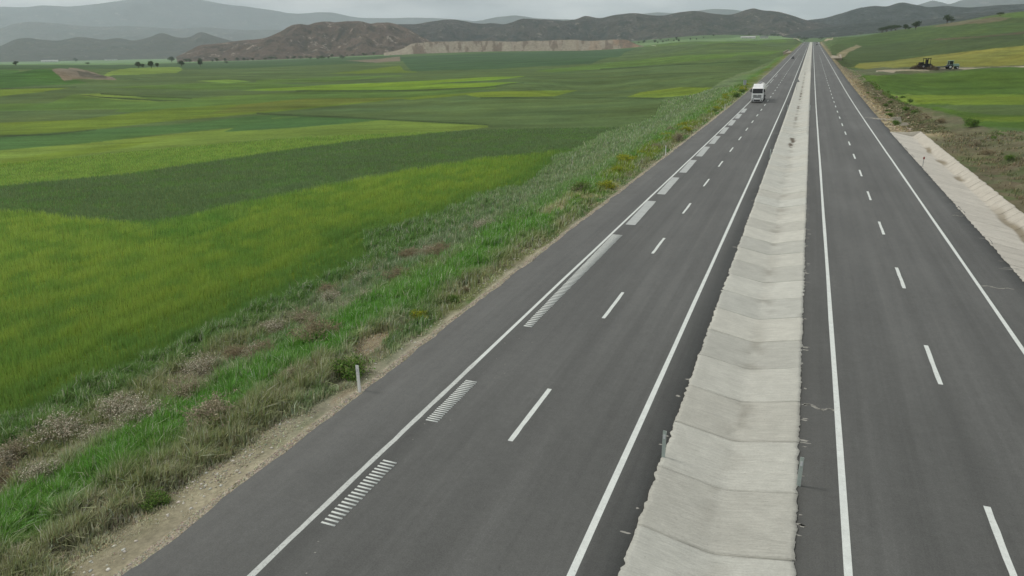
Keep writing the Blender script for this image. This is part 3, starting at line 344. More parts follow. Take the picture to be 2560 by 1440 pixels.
SPOT = {'tree_a': (109.5, 2791.6, 38.8),
 'tree_b': (87.1, 1117.3, 24.9),
 'tree_b2': (92.6, 1120.7, 25.8),
 'tree_b3': (98.1, 1118.4, 26.7),
 'tree_b4': (101.0, 1098.2, 26.8),
 'tree_c': (107.9, 1051.4, 26.3),
 'tree_c2': (111.3, 1046.3, 26.6),
 'tree_d': (116.6, 1027.7, 26.6),
 'tree_e': (143.0, 2607.2, 37.1),
 'tree_f': (140.0, 1094.5, 31.9),
 'ridge_tree': (151.0, 1041.4, 32.7),
 'ridge_tree2': (155.7, 1042.5, 33.5),
 'ridge_tree3': (173.5, 881.4, 35.3),
 'pl1': (-671.2, 571.7, 2.7),
 'pl2': (-719.5, 618.9, 2.2),
 'pl3': (-670.4, 587.4, 2.2),
 'pl4': (-767.0, 681.4, 1.4),
 'pl5': (-1492.3, 1372.1, 1.2),
 'pl6': (-872.9, 819.8, -0.2),
 'pl7': (-855.5, 838.5, -0.4),
 'pl8': (-871.2, 572.5, 7.5),
 'pl9': (-2868.7, 2139.0, 3.6),
 'pl10': (-1029.2, 786.3, 5.4),
 'pl11': (-1083.2, 1130.0, -0.3),
 'cr1': (-21.4, 2314.9, 19.6),
 'cr2': (24.3, 2392.9, 23.3),
 'cr3': (19.2, 2734.4, 34.1),
 'cr4': (-42.0, 2588.5, 29.6),
 'v1': (-1130.3, 3315.3, 27.1),
 'v2': (-444.0, 2255.4, 26.0),
 'v3': (-427.8, 2299.6, 28.0),
 'v4': (-472.5, 2273.4, 25.5),
 'v5': (-371.4, 2256.6, 27.7),
 'v6': (-326.5, 2359.9, 31.7),
 'v7': (-181.2, 2679.3, 40.1),
 'v8': (-139.6, 2898.2, 43.7),
 'q1': (-444.9, 2229.2, 24.8),
 'bl1': (-1094.2, 1410.8, 2.3),
 'bl2': (-1004.7, 1321.6, 2.6),
 'bl3': (-980.0, 1304.4, 2.6),
 'bl4': (-974.0, 1319.2, 3.0),
 'bl5': (-878.9, 1235.5, 3.1),
 'bl6': (-1666.8, 1923.4, 1.1),
 'bl7': (-471.5, 754.2, -1.5),
 'h1': (-4053.1, 4837.1, 16.4),
 'h2': (-3715.6, 4548.8, 14.5),
 'h3': (-3515.1, 4379.3, 13.4),
 'h4': (-3792.2, 4814.4, 15.3),
 'h5': (-3481.7, 4514.0, 13.9),
 'h6': (-3781.2, 5008.1, 15.8),
 'h7': (-3387.9, 4584.6, 14.2),
 'h8': (-3574.0, 4997.8, 15.4),
 'h9': (-3133.4, 4469.6, 14.0),
 'h10': (-3586.7, 4110.9, 12.8),
 'h11': (-3540.5, 3946.8, 11.8),
 'h12': (-3408.3, 3718.2, 10.6),
 'headw': (16.1, 513.5, 2.9),
 'headl': (-16.1, 696.7, 6.1),
 'sign1': (-15.4, 209.6, 0.3),
 'loader': (51.1, 388.6, -0.4),
 'trailer': (56.5, 392.3, -0.4),
 'tractor': (61.5, 396.3, -0.2),
 'shedl1': (-3785.7, 2533.7, 9.2),
 'shedl2': (-3421.2, 2416.1, 6.8),
 'shedl3': (-4033.8, 3010.5, 11.3),
 'shedl4': (-3921.2, 3080.2, 10.5),
 'shedr': (-195.1, 2521.9, 34.2),
 'shedq': (-148.2, 2571.1, 33.4),
 'hump': (-398.5, 297.5, 2.5)}
RIDGES = {'brown': [(-2014, 1873, 16.3), (-1986, 1902, 33.7), (-1957, 1932, 52.6), (-1930, 1959, 55.9), (-1862, 2023, 66.3), (-1791, 2087, 76.9), (-1759, 2114, 92.4), (-1731, 2137, 110.7), (-1708, 2155, 118.4), (-1682, 2176, 115.4), (-1659, 2193, 121.8), (-1642, 2206, 125.6), (-1602, 2235, 123.7), (-1567, 2260, 125.9), (-1532, 2284, 125.3), (-1503, 2303, 116.7), (-1472, 2323, 120.3), (-1423, 2353, 113.9), (-1387, 2375, 96.7), (-1337, 2403, 63.6), (-1286, 2431, 38.6), (-1247, 2451, 23.5)],
 'grey': [(-2133, 3023, 60.4), (-2016, 3102, 117.5), (-1898, 3176, 148.7), (-1830, 3216, 147.4), (-1760, 3254, 159.1), (-1672, 3301, 166.7), (-1619, 3327, 158.2), (-1547, 3361, 145.5), (-1492, 3386, 146.2), (-1437, 3409, 139.4), (-1344, 3447, 161.6), (-1307, 3462, 155.1), (-1232, 3489, 153.3), (-1099, 3533, 155.6), (-1062, 3544, 167.6), (-986, 3566, 158.2), (-910, 3586, 170.9), (-815, 3609, 173.7), (-739, 3625, 162.4), (-683, 3636, 160.7), (-608, 3650, 172.9), (-534, 3661, 175.9), (-459, 3671, 162.7), (-367, 3682, 156.1), (-297, 3688, 174.9), (-270, 3690, 177.5), (-243, 3692, 171.2), (-153, 3697, 157.4), (-99, 3699, 141.6), (-45, 3700, 122.3), (43, 3700, 102.1), (146, 3697, 78.1)],
 'right': [(-135, 3898, 90.5), (-46, 3900, 120.9), (42, 3900, 130.6), (111, 3898, 146.1), (195, 3895, 169.4), (253, 3892, 175.7), (312, 3888, 173.1), (359, 3883, 186.5), (426, 3877, 173.1), (475, 3871, 162.3), (537, 3863, 164.5), (629, 3849, 153.5), (745, 3828, 157.7), (829, 3811, 158.2), (1015, 3766, 154.5), (1202, 3710, 121.5)],
 'rightfront': [(-115, 2998, 41.2), (-32, 3000, 59.0), (50, 3000, 70.6), (130, 2997, 79.2), (222, 2992, 82.9), (297, 2985, 86.9), (384, 2975, 86.3), (464, 2964, 100.0), (555, 2948, 105.0), (641, 2931, 108.4), (784, 2896, 103.7), (927, 2853, 84.8)],
 'peak': [(434, 8489, 276.9), (793, 8463, 319.8), (928, 8449, 362.5), (994, 8442, 381.6), (1060, 8434, 400.5), (1130, 8425, 386.0), (1217, 8412, 363.5), (1295, 8401, 388.5), (1420, 8380, 417.8), (1788, 8310, 438.6), (2192, 8212, 423.3), (2732, 8049, 307.8)],
 'blue': [(-4070, 8027, 333.2), (-3762, 8176, 372.3), (-3539, 8275, 412.9), (-3359, 8350, 422.4), (-3133, 8437, 385.5), (-2858, 8534, 365.3), (-2397, 8675, 358.0), (-2121, 8747, 386.3), (-1754, 8827, 415.7), (-1480, 8877, 402.7), (-1255, 8912, 421.7), (-1077, 8935, 433.0), (-898, 8955, 418.1), (-675, 8975, 375.9), (-453, 8989, 316.8), (-146, 8999, 230.0)],
 'far': [(-10066, 4435, 441.2), (-9607, 5358, 556.7), (-9201, 6029, 656.1), (-9065, 6231, 655.0), (-8967, 6371, 675.7), (-8764, 6647, 670.6), (-8626, 6826, 696.9), (-8449, 7043, 738.4), (-8100, 7442, 807.7), (-7764, 7792, 767.0), (-7551, 7999, 712.5), (-7325, 8206, 676.7), (-7049, 8445, 623.7), (-6842, 8613, 585.4), (-6578, 8817, 604.3), (-6443, 8916, 597.6), (-6217, 9075, 535.7), (-5884, 9294, 514.6), (-5385, 9592, 511.8), (-4918, 9839, 475.5), (-4599, 9993, 430.1), (-3942, 10269, 298.4)],
 'mid': [(-6597, 2884, 213.9), (-6302, 3482, 246.2), (-6042, 3916, 269.4), (-5994, 3988, 299.6), (-5900, 4127, 321.3), (-5853, 4194, 315.4), (-5771, 4305, 300.0), (-5685, 4418, 284.0), (-5475, 4676, 286.2), (-5289, 4885, 265.0), (-5061, 5121, 269.4), (-4866, 5307, 249.9), (-4603, 5537, 242.7), (-4322, 5759, 209.7), (-4024, 5971, 139.2)],
 'low': [(-4893, 2284, 71.1), (-4693, 2671, 91.6), (-4543, 2919, 103.2), (-4495, 2993, 141.2), (-4460, 3045, 149.8), (-4425, 3094, 140.0), (-4377, 3162, 132.2), (-4298, 3269, 152.2), (-4258, 3320, 144.4), (-4232, 3354, 136.7), (-4160, 3443, 142.8), (-4117, 3495, 129.7), (-4053, 3568, 145.9), (-3995, 3634, 172.4), (-3940, 3693, 146.5), (-3890, 3746, 143.1), (-3826, 3811, 175.1), (-3783, 3853, 154.0), (-3731, 3904, 130.0), (-3658, 3972, 105.2), (-3465, 4142, 50.5), (-3342, 4242, 12.3)],
 'quarry': [(-1062, 1683, 15.1), (-1039, 1697, 19.6), (-1020, 1709, 26.3), (-998, 1722, 40.0), (-968, 1739, 41.4), (-882, 1784, 40.5), (-784, 1829, 39.3), (-703, 1862, 39.6), (-632, 1887, 39.0), (-529, 1918, 37.6), (-483, 1931, 38.5), (-457, 1937, 33.9), (-434, 1942, 22.2), (-415, 1946, 15.8)]}
# ---------------------------------------------------------------- colour of the land
def in_poly(x, y, P):
    P = np.asarray(P); ins = np.zeros(len(x), bool); n = len(P); j = n - 1
    for i in range(n):
        xi, yi = P[i]; xj, yj = P[j]
        if yi != yj:
            c = ((yi > y) != (yj > y)) & (x < (xj - xi) * (y - yi) / (yj - yi) + xi); ins ^= c
        j = i
    return ins

_vl = np.array(VERGE_LINE); _vl = _vl[np.argsort(_vl[:, 1])]
def verge_x(Y): return np.interp(Y, _vl[:, 1], _vl[:, 0]) + (fbm(np.asarray(Y) / 3.0, np.zeros_like(np.asarray(Y, float)), 71, 3) - .5) * 1.2

def lerp3(a, b, t): return a * (1 - t[:, None]) + np.asarray(b)[None] * t[:, None]

def verge_col(X, Y):
    e = EDGE_L - X
    n1 = fbm(X / 3.2, Y / 5.0, 5, 4); n2 = fbm(X / 1.3, Y / 1.6, 6, 4); n3 = fbm(X / 7, Y / 14, 8, 3)
    c = np.tile(np.array(lin(104, 110, 76)), (len(X), 1))
    c = lerp3(c, lin(82, 104, 62), sstep(.45, .62, n1))
    c = lerp3(c, lin(136, 131, 114), sstep(.50, .66, n2) * .6)
    midv = sstep(26, 36, Y)
    lush = sstep(3.0 - 2.0 * midv, 5.2 - 1.6 * midv, e + 3.5 * (n1 - .5)) * (1 - sstep(7.5, 11.5, e + 6 * (n3 - .5))) * np.maximum(sstep(.32, .5, n3 + .12), .8 * midv)
    c = lerp3(c, lin(74, 114, 44), lush * .85)
    c = lerp3(c, lin(78, 104, 68), midv * sstep(8, 10.5, e + 3 * (n1 - .5)) * sstep(.3, .5, n2 + .1) * .8)
    grey = (1 - .6 * midv) * sstep(8, 11, e + 4 * (n1 - .5)) * (1 - sstep(13.5, 16, e)) * sstep(.42, .58, n2)
    c = lerp3(c, lin(134, 130, 112), grey * .75)
    c = lerp3(c, lin(82, 108, 58), sstep(13.8, 16.0, e + 1.5 * (n2 - .5)) * .9)
    farv = sstep(45, 80, Y)
    c = lerp3(c, lin(104, 120, 84), farv * sstep(4, 7, e) * (.45 + .4 * n1))
    c = lerp3(c, lin(100, 112, 48), farv * sstep(1, 2, e) * (1 - sstep(3.5, 6, e)) * sstep(.4, .6, n1))
    dw = 1 - .72 * sstep(20, 32, Y)
    dirt = (1 - sstep(.45 * dw, 2.5 * dw, e + (4.5 * (n1 - .5) + 2.4 * (n2 - .5)) * dw)) * (1 - .4 * farv)
    c = lerp3(c, lin(154, 149, 133), dirt * .9)
    red = sstep(.62, .72, n1) * (1 - sstep(4, 6, e)) * (1 - farv)
    c = lerp3(c, lin(158, 143, 124), red * .8)
    c = lerp3(c, lin(168, 162, 144), (1 - sstep(.28, .6, e + .5 * (n2 - .5))) * (1 - .35 * farv))
    return c

def right_col(X, Y):
    e = X - np.where(Y < GUT_END, GUT_RIM, EDGE_R)
    n1 = fbm(X / 4, Y / 5, 15, 4); n2 = fbm(X / 1.4, Y / 1.6, 16, 4)
    c = np.tile(np.array(lin(106, 104, 82)), (len(X), 1))
    c = lerp3(c, lin(88, 98, 66), sstep(.42, .6, n1) * .8)
    c = lerp3(c, lin(108, 98, 82), sstep(.45, .62, n2) * .7 * (1 - .8 * sstep(88, 118, Y + .5 * (X - 16))))
    c = lerp3(c, lin(72, 100, 44), sstep(10, 16, e + 8 * (n1 - .5)) * sstep(90, 110, Y))
    c = lerp3(c, lin(156, 144, 118), (1 - sstep(1.5, 5, e + 3 * (n2 - .5))) * sstep(108, 118, Y) * (1 - .4 * sstep(200, 400, Y)))
    return c

def land_col(X, Y):
    r = np.hypot(X, Y)
    c = np.tile(np.array(lin(82, 101, 60)), (len(X), 1))
    c = lerp3(c, lin(84, 108, 66), sstep(1200, 2100, r))
    amp = .010 + .030 * sstep(150, 500, r)
    wob = 1 + (fbm(X / 55, Y / 55, 61, 3) - .5) * amp + (fbm(X / 9, Y / 9, 62, 3) - .5) * amp * .5
    sx, sy = X * wob, Y * wob
    sown = np.zeros(len(X), bool)
    for col, P in FIELDS:
        P = np.asarray(P); lo = P.min(0); hi = P.max(0)
        k = np.nonzero((sx >= lo[0]) & (sx <= hi[0]) & (sy >= lo[1]) & (sy <= hi[1]))[0]
        if len(k):
            k = k[in_poly(sx[k], sy[k], P)]; c[k] = col; sown[k] = True
    # darker unsown margins where a field stops
    e = EDGE_L - X
    v = (X > verge_x(Y)) & (e > 0) & (Y < 1400) & (Y > -400)
    c[v] = verge_col(X[v], Y[v])
    width = np.where(Y < 100, 18 + 16 * sstep(40, 100, Y) * 0 + 14 * (1 - sstep(95, 125, Y + .3 * (X - 16))), 5 + 9 * (1 - sstep(120, 300, Y)))
    e2 = X - np.where(Y < GUT_END, GUT_RIM, EDGE_R)
    v2 = (e2 > 0) & ((e2 < 3.5 + 2 * (fbm(X / 5, Y / 5, 34, 3) - .5)) | ~sown) & (e2 < width + 5 * (fbm(X / 6, Y / 6, 33, 3) - .5)) & (Y > -400) & (Y < 1400)
    c[v2] = right_col(X[v2], Y[v2])
    return c

# ---------------------------------------------------------------- ground
az = np.concatenate([np.linspace(-180, -72, 60)[:-1], np.linspace(-72, 24, 1500), np.linspace(24, 180, 80)[1:-1]])
rr = [2.0, 4.0, 6.0, 8.0]
while rr[-1] < 12500:
    q = rr[-1]; rr.append(q + min(max(q * q / 15000, .09), (.0075 if 230 < q < 620 else .0125) * q) * (1 if q < 7000 else 6))
rr = np.array(rr)
A, Q = np.meshgrid(np.radians(az), rr)
GX, GY = (Q * np.sin(A)).ravel(), (Q * np.cos(A)).ravel()
GZ = ground_z(GX, GY)
dq = np.gradient(rr)
DQ = np.repeat(dq / rr, len(az))
farm = np.nonzero(Q.ravel() > 120)[0]
GC = land_col(GX, GY)
for s_ in (-.34, .34):
    k_ = 1 + s_ * DQ[farm]
    GC[farm] += land_col(GX[farm] * k_, GY[farm] * k_)
GC[farm] /= 3
na, nr = len(az), len(rr)
i = np.arange(nr - 1)[:, None] * na + np.arange(na)[None]
j = np.arange(nr - 1)[:, None] * na + (np.arange(na)[None] + 1) % na
GF = np.stack([i, j, j + na, i + na], -1).reshape(-1, 4)
GF = GF[:, ::-1]
m_ground, nt, b = new_mat("soil_and_crops", .95, .08)
at = N(nt, "Attribute"); at.attribute_name = "tint"
vec = mapped(nt)
f = mul(nt, noise(nt, vec, .012, 5, .6, .82, 1.18), noise(nt, vec, .09, 6, .65, .84, 1.16))
f = mul(nt, f, noise(nt, turned(nt, (.006, .05, 1), R(-20)), 1.0, 6, .65, .72, 1.28))
f = mul(nt, f, noise(nt, turned(nt, (.02, .35, 1), R(-24)), 1.0, 5, .65, .84, 1.16))
f = mul(nt, f, noise(nt, vec, 1.1, 6, .7, .82, 1.18))
f = mul(nt, f, noise(nt, vec, 7.0, 4, .7, .72, 1.28))
c = scale_col(nt, at.outputs['Color'], f)
hue = mixc(nt, noise(nt, vec, .03, 4, .6, 0, 1), (.94, 1.0, 1.05), (1.07, 1.0, .85))
mm = N(nt, "VectorMath", operation='MULTIPLY'); nt.links.new(c, mm.inputs[0]); nt.links.new(hue, mm.inputs[1])
nt.links.new(mm.outputs[0], b.inputs['Base Color'])
bump(nt, b, noise(nt, vec, 5.0, 5, .7, 0, 1), .03, .35)
gme = fast_mesh("ground", np.stack([GX, GY, GZ], -1), GF, GC, smooth=True)
tag(put("ground", gme, m_ground), kind='structure', label='rolling green crop land with bare verges on both sides of the highway')

# ---------------------------------------------------------------- hills
def hill_mat(name, base, dark, pale, s=1.0, scrub=.5):
    m, nt, b = new_mat(name, 1.0, .05)
    v = mapped(nt)
    c = mixc(nt, noise(nt, v, .006 * s, 6, .62, 0, 1), base, tuple(x * .6 for x in base))
    c = mixc(nt, noise(nt, v, .02 * s, 7, .7, 0, 1, .47, .60), c, dark)
    c = mixc(nt, noise(nt, mapped(nt, (1, 1, .35)), .03 * s, 8, .72, 0, .95, .58, .65), c, pale)
    c = mixc(nt, noise(nt, v, .11 * s, 3, .6, 0, scrub, .56, .62), c, tuple(x * .45 for x in dark))
    nt.links.new(c, b.inputs['Base Color'])
    bump(nt, b, noise(nt, v, .03 * s, 8, .7, 0, 1), 9 / s, .8)
    return m

def cubic(P, n):
    P = np.asarray(P, float); t = np.concatenate([[0], np.cumsum(np.linalg.norm(np.diff(P[:, :2], axis=0), axis=1))])
    u = np.linspace(0, t[-1], n)
    k = np.clip(np.searchsorted(t, u) - 1, 0, len(P) - 2)
    h = (t[k + 1] - t[k]); s = ((u - t[k]) / h)[:, None]
    m = np.gradient(P, t, axis=0)
    h = h[:, None]
    return ((2 * s ** 3 - 3 * s ** 2 + 1) * P[k] + (s ** 3 - 2 * s ** 2 + s) * h * m[k] + (-2 * s ** 3 + 3 * s ** 2) * P[k + 1] + (s ** 3 - s ** 2) * h * m[k + 1]), u

def ridge(name, key, front, back, mat, seed, cell, ns=700, ntt=90, rough=.16, spur=.75):
    P, u = cubic(RIDGES[key], ns)
    rad = P[:, :2] / np.linalg.norm(P[:, :2], axis=1)[:, None]
    t = np.linspace(-1, 1, ntt)
    U, T = np.meshgrid(u, t, indexing='ij'); a = np.abs(T)
    off = np.where(T < 0, T * front, T * back)
    X = P[:, 0][:, None] + rad[:, 0][:, None] * off; Y = P[:, 1][:, None] + rad[:, 1][:, None] * off
    base = ground_z(X.ravel(), Y.ravel()).reshape(X.shape) - 14 * a - 3
    base = np.minimum(base, base[:, :1] + 40)
    sp = fbm(U / cell, T * .8 + 5, seed, 3)
    rdg = 1 - np.abs(2 * fbm(X / cell, Y / cell, seed + 5, 5) - 1) * 1.6
    aeff = np.clip(a * (1 + spur * (sp - .5) * 2 * (1 - a)) , 0, 1)
    prof = (1 - aeff) ** 1.15
    prof = prof * (.72 + .28 * np.cos(aeff * math.pi / 2))
    crest = np.maximum(P[:, 2][:, None] - base, 0)
    fine = (fbm(X / (cell * .16), Y / (cell * .16), seed + 9, 4) - .5)
    Z = base + crest * (prof + rough * (rdg - .45) * np.sin(math.pi * a) * (1 - a * .4) + rough * .4 * fine * np.sin(math.pi * a) + .02 * fine * (1 - a))
    V = np.stack([X, Y, Z], -1).reshape(-1, 3)
    i = np.arange(ns - 1)[:, None] * ntt + np.arange(ntt - 1)[None]
    F = np.stack([i, i + ntt, i + ntt + 1, i + 1], -1).reshape(-1, 4)
    return tag(put(name, fast_mesh(name, V, F, smooth=True), mat), kind='structure')

m_brown = hill_mat("brown_hill_rock", lin(120, 103, 91), lin(80, 73, 63), lin(170, 158, 144), 1.0)
m_grey = hill_mat("scrub_hill", lin(92, 86, 78), lin(56, 59, 52), lin(134, 125, 115), .8, .8)
m_right = hill_mat("wooded_hill", lin(82, 86, 82), lin(52, 58, 52), lin(110, 112, 102), .8, .8)
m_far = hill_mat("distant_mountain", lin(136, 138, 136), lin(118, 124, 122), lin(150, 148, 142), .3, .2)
ridge("hill", "brown", 420, 420, m_brown, 101, 170, 900, 140, .40, 1.1)
ridge("hill", "grey", 560, 520, m_grey, 102, 240, 1000, 120, .34, 1.1)
ridge("hill", "rightfront", 520, 420, m_right, 103, 240, 700, 110, .30, 1.0)
ridge("hill", "right", 520, 600, m_right, 104, 280, 700, 100, .28, .9)
ridge("hill", "low", 700, 700, hill_mat("hazy_hill", lin(88, 82, 74), lin(70, 68, 60), lin(110, 102, 92), .5, .3), 105, 420, 500, 80, .2, .8)
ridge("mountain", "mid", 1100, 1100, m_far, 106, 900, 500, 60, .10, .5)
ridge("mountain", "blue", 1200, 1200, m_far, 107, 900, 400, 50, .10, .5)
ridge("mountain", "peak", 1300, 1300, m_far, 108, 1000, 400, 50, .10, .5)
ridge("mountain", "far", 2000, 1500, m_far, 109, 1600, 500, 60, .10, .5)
# ---------------------------------------------------------------- quarried bank below the hills
def quarry():
    ns, ntt = 420, 40
    t = np.array([(1000, 122), (1028, 105), (1060, 103), (1150, 102), (1250, 101), (1330, 99), (1400, 98), (1500, 97), (1545, 95), (1570, 99), (1592, 112)], float)
    # crest surveyed as azimuth, height at 1900 m
    P, u = cubic(RIDGES['quarry'], ns)
    rad = P[:, :2] / np.linalg.norm(P[:, :2], axis=1)[:, None]
    prof = [(-1.0, -.25), (-.98, 0.0)] + [(-.98 + .3 * k / 14, k / 14) for k in range(1, 15)] + [(-.68 + 1.2 * k / 16, 1 + .04 * math.sin(k)) for k in range(1, 17)] + [(.7, .5), (.9, 0), (1, -.3)]
    prof = np.array(prof)
    W = 130.0
    gul = fbm(u / 26, np.zeros(ns), 131, 4) - .5
    X = P[:, 0][:, None] + rad[:, 0][:, None] * (prof[:, 0] * W + 0)[None]; Y = P[:, 1][:, None] + rad[:, 1][:, None] * (prof[:, 0] * W)[None]
    face = np.exp(-((prof[:, 0] + .8) / .16) ** 2)
    X = X + rad[:, 0][:, None] * gul[:, None] * 11 * face[None]; Y = Y + rad[:, 1][:, None] * gul[:, None] * 11 * face[None]
    base = ground_z(X[:, 1], Y[:, 1])[:, None]
    hgt = np.maximum(P[:, 2][:, None] - base, -2) * (.74 + .26 * fbm(u / 70, np.zeros(ns), 139, 4))[:, None]
    Z = base + hgt * prof[:, 1][None] + (fbm(X / 18, Y / 18, 133, 4) - .5) * 1.6 * np.clip(prof[:, 1], 0, 1)[None]
    n1 = fbm(u[:, None] / 30 + 0 * X, Z / 60, 135, 4); n2 = fbm(u[:, None] / 9 + 0 * X, Z / 20, 136, 4)
    C = np.tile(np.array(lin(148, 139, 124)), (ns * len(prof), 1))
    fr = sstep(.55, 1.0, u / u[-1]) [:, None] + 0 * X
    C = lerp3(C, lin(140, 118, 98), (fr * sstep(.4, .6, n1)).ravel())
    C = lerp3(C, lin(112, 98, 86), (sstep(.55, .62, n2) * .8).ravel())
    C = lerp3(C, lin(154, 146, 130), (sstep(.56, .66, n1) * (1 - fr)).ravel())
    top = (prof[:, 0] > -.62)[None] & np.ones_like(X, bool)
    C[top.ravel()] = lin(104, 96, 80)
    k = len(prof); i = np.arange(ns - 1)[:, None] * k + np.arange(k - 1)[None]
    F = np.stack([i, i + k, i + k + 1, i + 1], -1).reshape(-1, 4)
    me = fast_mesh("quarry_bank", np.stack([X, Y, Z], -1).reshape(-1, 3), F, C)
    tag(put("terrain", me, tinted("cut_earth", 1.0, .05, 0, .15, .22)), kind='structure')
quarry()

# ---------------------------------------------------------------- highway
def strip(name, xs_of_y, ys, z_of, m, zoff=0.0, skirt=.35, kind='structure'):
    """a sheet along the road: xs_of_y(Y) -> (n, k) lateral positions"""
    ys = np.asarray(ys, float); Xs = xs_of_y(ys); k = Xs.shape[1]
    Z = z_of(Xs, ys[:, None] + 0 * Xs) + zoff
    Yg = ys[:, None] + 0 * Xs
    if skirt:
        Xs = np.concatenate([Xs[:, :1], Xs, Xs[:, -1:]], 1); Yg = np.concatenate([Yg[:, :1], Yg, Yg[:, -1:]], 1)
        Z = np.concatenate([Z[:, :1] - skirt, Z, Z[:, -1:] - skirt], 1); k += 2
    n = len(ys); i = np.arange(n - 1)[:, None] * k + np.arange(k - 1)[None]
    F = np.stack([i, i + 1, i + k + 1, i + k], -1).reshape(-1, 4)
    return fast_mesh(name, np.stack([Xs, Yg, Z], -1).reshape(-1, 3), F)

def pave_z(X, Y): return road_z(Y) + 0.0 * X

YS = np.concatenate([np.arange(-60, 6, 3.0), np.arange(6, 70, .12), np.arange(70, 160, .5), np.arange(160, 500, 2.0), np.arange(500, 1900, 6.0)])
m_asph, nt, b = new_mat("asphalt", .72, .34)
v = mapped(nt)
f = mul(nt, noise(nt, mapped(nt, (1.1, .012, 1)), 1.0, 5, .6, .86, 1.12), noise(nt, mapped(nt, (.22, .07, 1)), 1.0, 6, .65, .84, 1.14))
f = mul(nt, f, noise(nt, mapped(nt, (.35, .05, 1)), 1.0, 6, .7, .91, 1.09))
f = mul(nt, f, noise(nt, v, 24, 3, .8, .78, 1.22))
f = mul(nt, f, noise(nt, v, 7, 4, .8, .90, 1.10))
f = mul(nt, f, noise(nt, v, 2.2, 5, .7, .93, 1.07))
sx = N(nt, "SeparateXYZ"); nt.links.new(v, sx.inputs[0])
cr = N(nt, "ValToRGB")    # darker unworn strips beside the median, slightly paler wheel paths
mr = N(nt, "MapRange"); mr.inputs['From Min'].default_value = -15; mr.inputs['From Max'].default_value = 13
nt.links.new(sx.outputs[0], mr.inputs['Value']); nt.links.new(mr.outputs[0], cr.inputs['Fac'])
E_ = cr.color_ramp.elements
def px(x): return (x + 15) / 28
stops = [(-15, 1.0), (-12.4, 1.02), (-11.5, .94), (-10.6, 1.045), (-9.6, .96), (-8.8, 1.045), (-8, .94), (-7, 1.045), (-5.9, .96), (-5, 1.02), (-4.3, .95), (-3.9, .82), (-3.1, .80),
         (1, .80), (2.0, .84), (2.6, .94), (3.4, 1.045), (4.4, .96), (5.3, 1.045), (6.2, .94), (7.2, 1.045), (8.2, .96), (9.0, 1.045), (10.2, 1.0), (12.2, .94)]
E_[0].position = px(stops[0][0]); E_[0].color = (stops[0][1] / 1.1,) * 3 + (1,)
E_[1].position = px(stops[-1][0]); E_[1].color = (stops[-1][1] / 1.1,) * 3 + (1,)
for x_, s_ in stops[1:-1]:
    el = E_.new(px(x_)); el.color = (s_ / 1.1,) * 3 + (1,)
f = mul(nt, f, cr.outputs['Color']); f = mul(nt, f, 1.1)
f = mul(nt, f, noise(nt, mapped(nt, (2.6, .035, 1)), 1.0, 6, .7, .91, 1.08))
f = mul(nt, f, noise(nt, v, 1.1, 5, .6, 1.0, .84, .66, .74))
ac = scale_col(nt, lin(94, 95, 93), f)
# drifts of pale dust tracked over the asphalt
ac = mixc(nt, noise(nt, mapped(nt, (.5, .09, 1)), 1.0, 7, .75, 0, .5, .68, .8), ac, lin(142, 138, 128))
nt.links.new(ac, b.inputs['Base Color'])
bump(nt, b, noise(nt, v, 60, 3, .8, 0, 1), .012, .5)

def wob(Y, a, seed, s): return (fbm(Y / s, np.zeros_like(Y), seed, 4) - .5) * a
def xs_left(Y): return np.stack([EDGE_L + wob(Y, .34, 201, 1.3), np.full_like(Y, -13), np.full_like(Y, -8), np.full_like(Y, -4), np.full_like(Y, -2.99)], 1)
def xs_right(Y): return np.stack([np.full_like(Y, .94), np.full_like(Y, 3), np.full_like(Y, 7), np.full_like(Y, 11), EDGE_R + wob(Y, .30, 203, 1.5)], 1)
tag(put("road", strip("left_carriageway", xs_left, YS, pave_z, m_asph), m_asph), kind='structure')
tag(put("road", strip("right_carriageway", xs_right, YS, pave_z, m_asph), m_asph), kind='structure')

# ---------------------------------------------------------------- painted markings
m_paint, nt, b = new_mat("road_paint", .7, .3)
v = mapped(nt)
pc = scale_col(nt, lin(212, 217, 213), mul(nt, noise(nt, v, 3, 5, .7, .90, 1.08), noise(nt, v, 30, 3, .7, .9, 1.08)))
pc = mixc(nt, noise(nt, v, 9, 7, .8, 0, .75, .57, .72), pc, lin(120, 120, 117))
nt.links.new(pc, b.inputs['Base Color'])
m_worn, nt, b = new_mat("worn_road_paint", .8, .2)
v = mapped(nt)
pc = scale_col(nt, lin(200, 204, 200), noise(nt, v, 3, 5, .7, .88, 1.1))
pc = mixc(nt, noise(nt, v, 12, 6, .75, .05, .8, .50, .70), pc, lin(122, 122, 119))
nt.links.new(pc, b.inputs['Base Color'])
m_block, nt, b = new_mat("rumble_paint", .8, .2)
v = mapped(nt)
pc = scale_col(nt, lin(176, 180, 178), mul(nt, noise(nt, v, 2, 5, .7, .92, 1.08), noise(nt, mapped(nt, (.4, 9, 1)), 1, 3, .6, .9, 1.08)))
nt.links.new(pc, b.inputs['Base Color'])

def line_mesh(name, spans, x_of, width, z, m, jit=.012):
    V = []; F = []
    for y0, y1 in spans:
        L = y1 - y0; st = .5 if y1 < 90 else (2 if y1 < 300 else 6)
        n = max(2, int(L / st) + 1); ys = np.linspace(y0, y1, n)
        x = x_of(ys); w2 = width / 2
        j1 = (vnoise(ys / .6, ys * 0, 301) - .5) * 2 * jit; j2 = (vnoise(ys / .6, ys * 0, 302) - .5) * 2 * jit
        base = len(V); zz = road_z(ys) + z
        for k in range(n): V += [(x[k] - w2 + j1[k], ys[k], zz[k]), (x[k] + w2 + j2[k], ys[k], zz[k])]
        F += [(base + 2 * k, base + 2 * k + 1, base + 2 * k + 3, base + 2 * k + 2) for k in range(n - 1)]
    tag(put(name, fast_mesh(name, V, F), m), kind='structure')

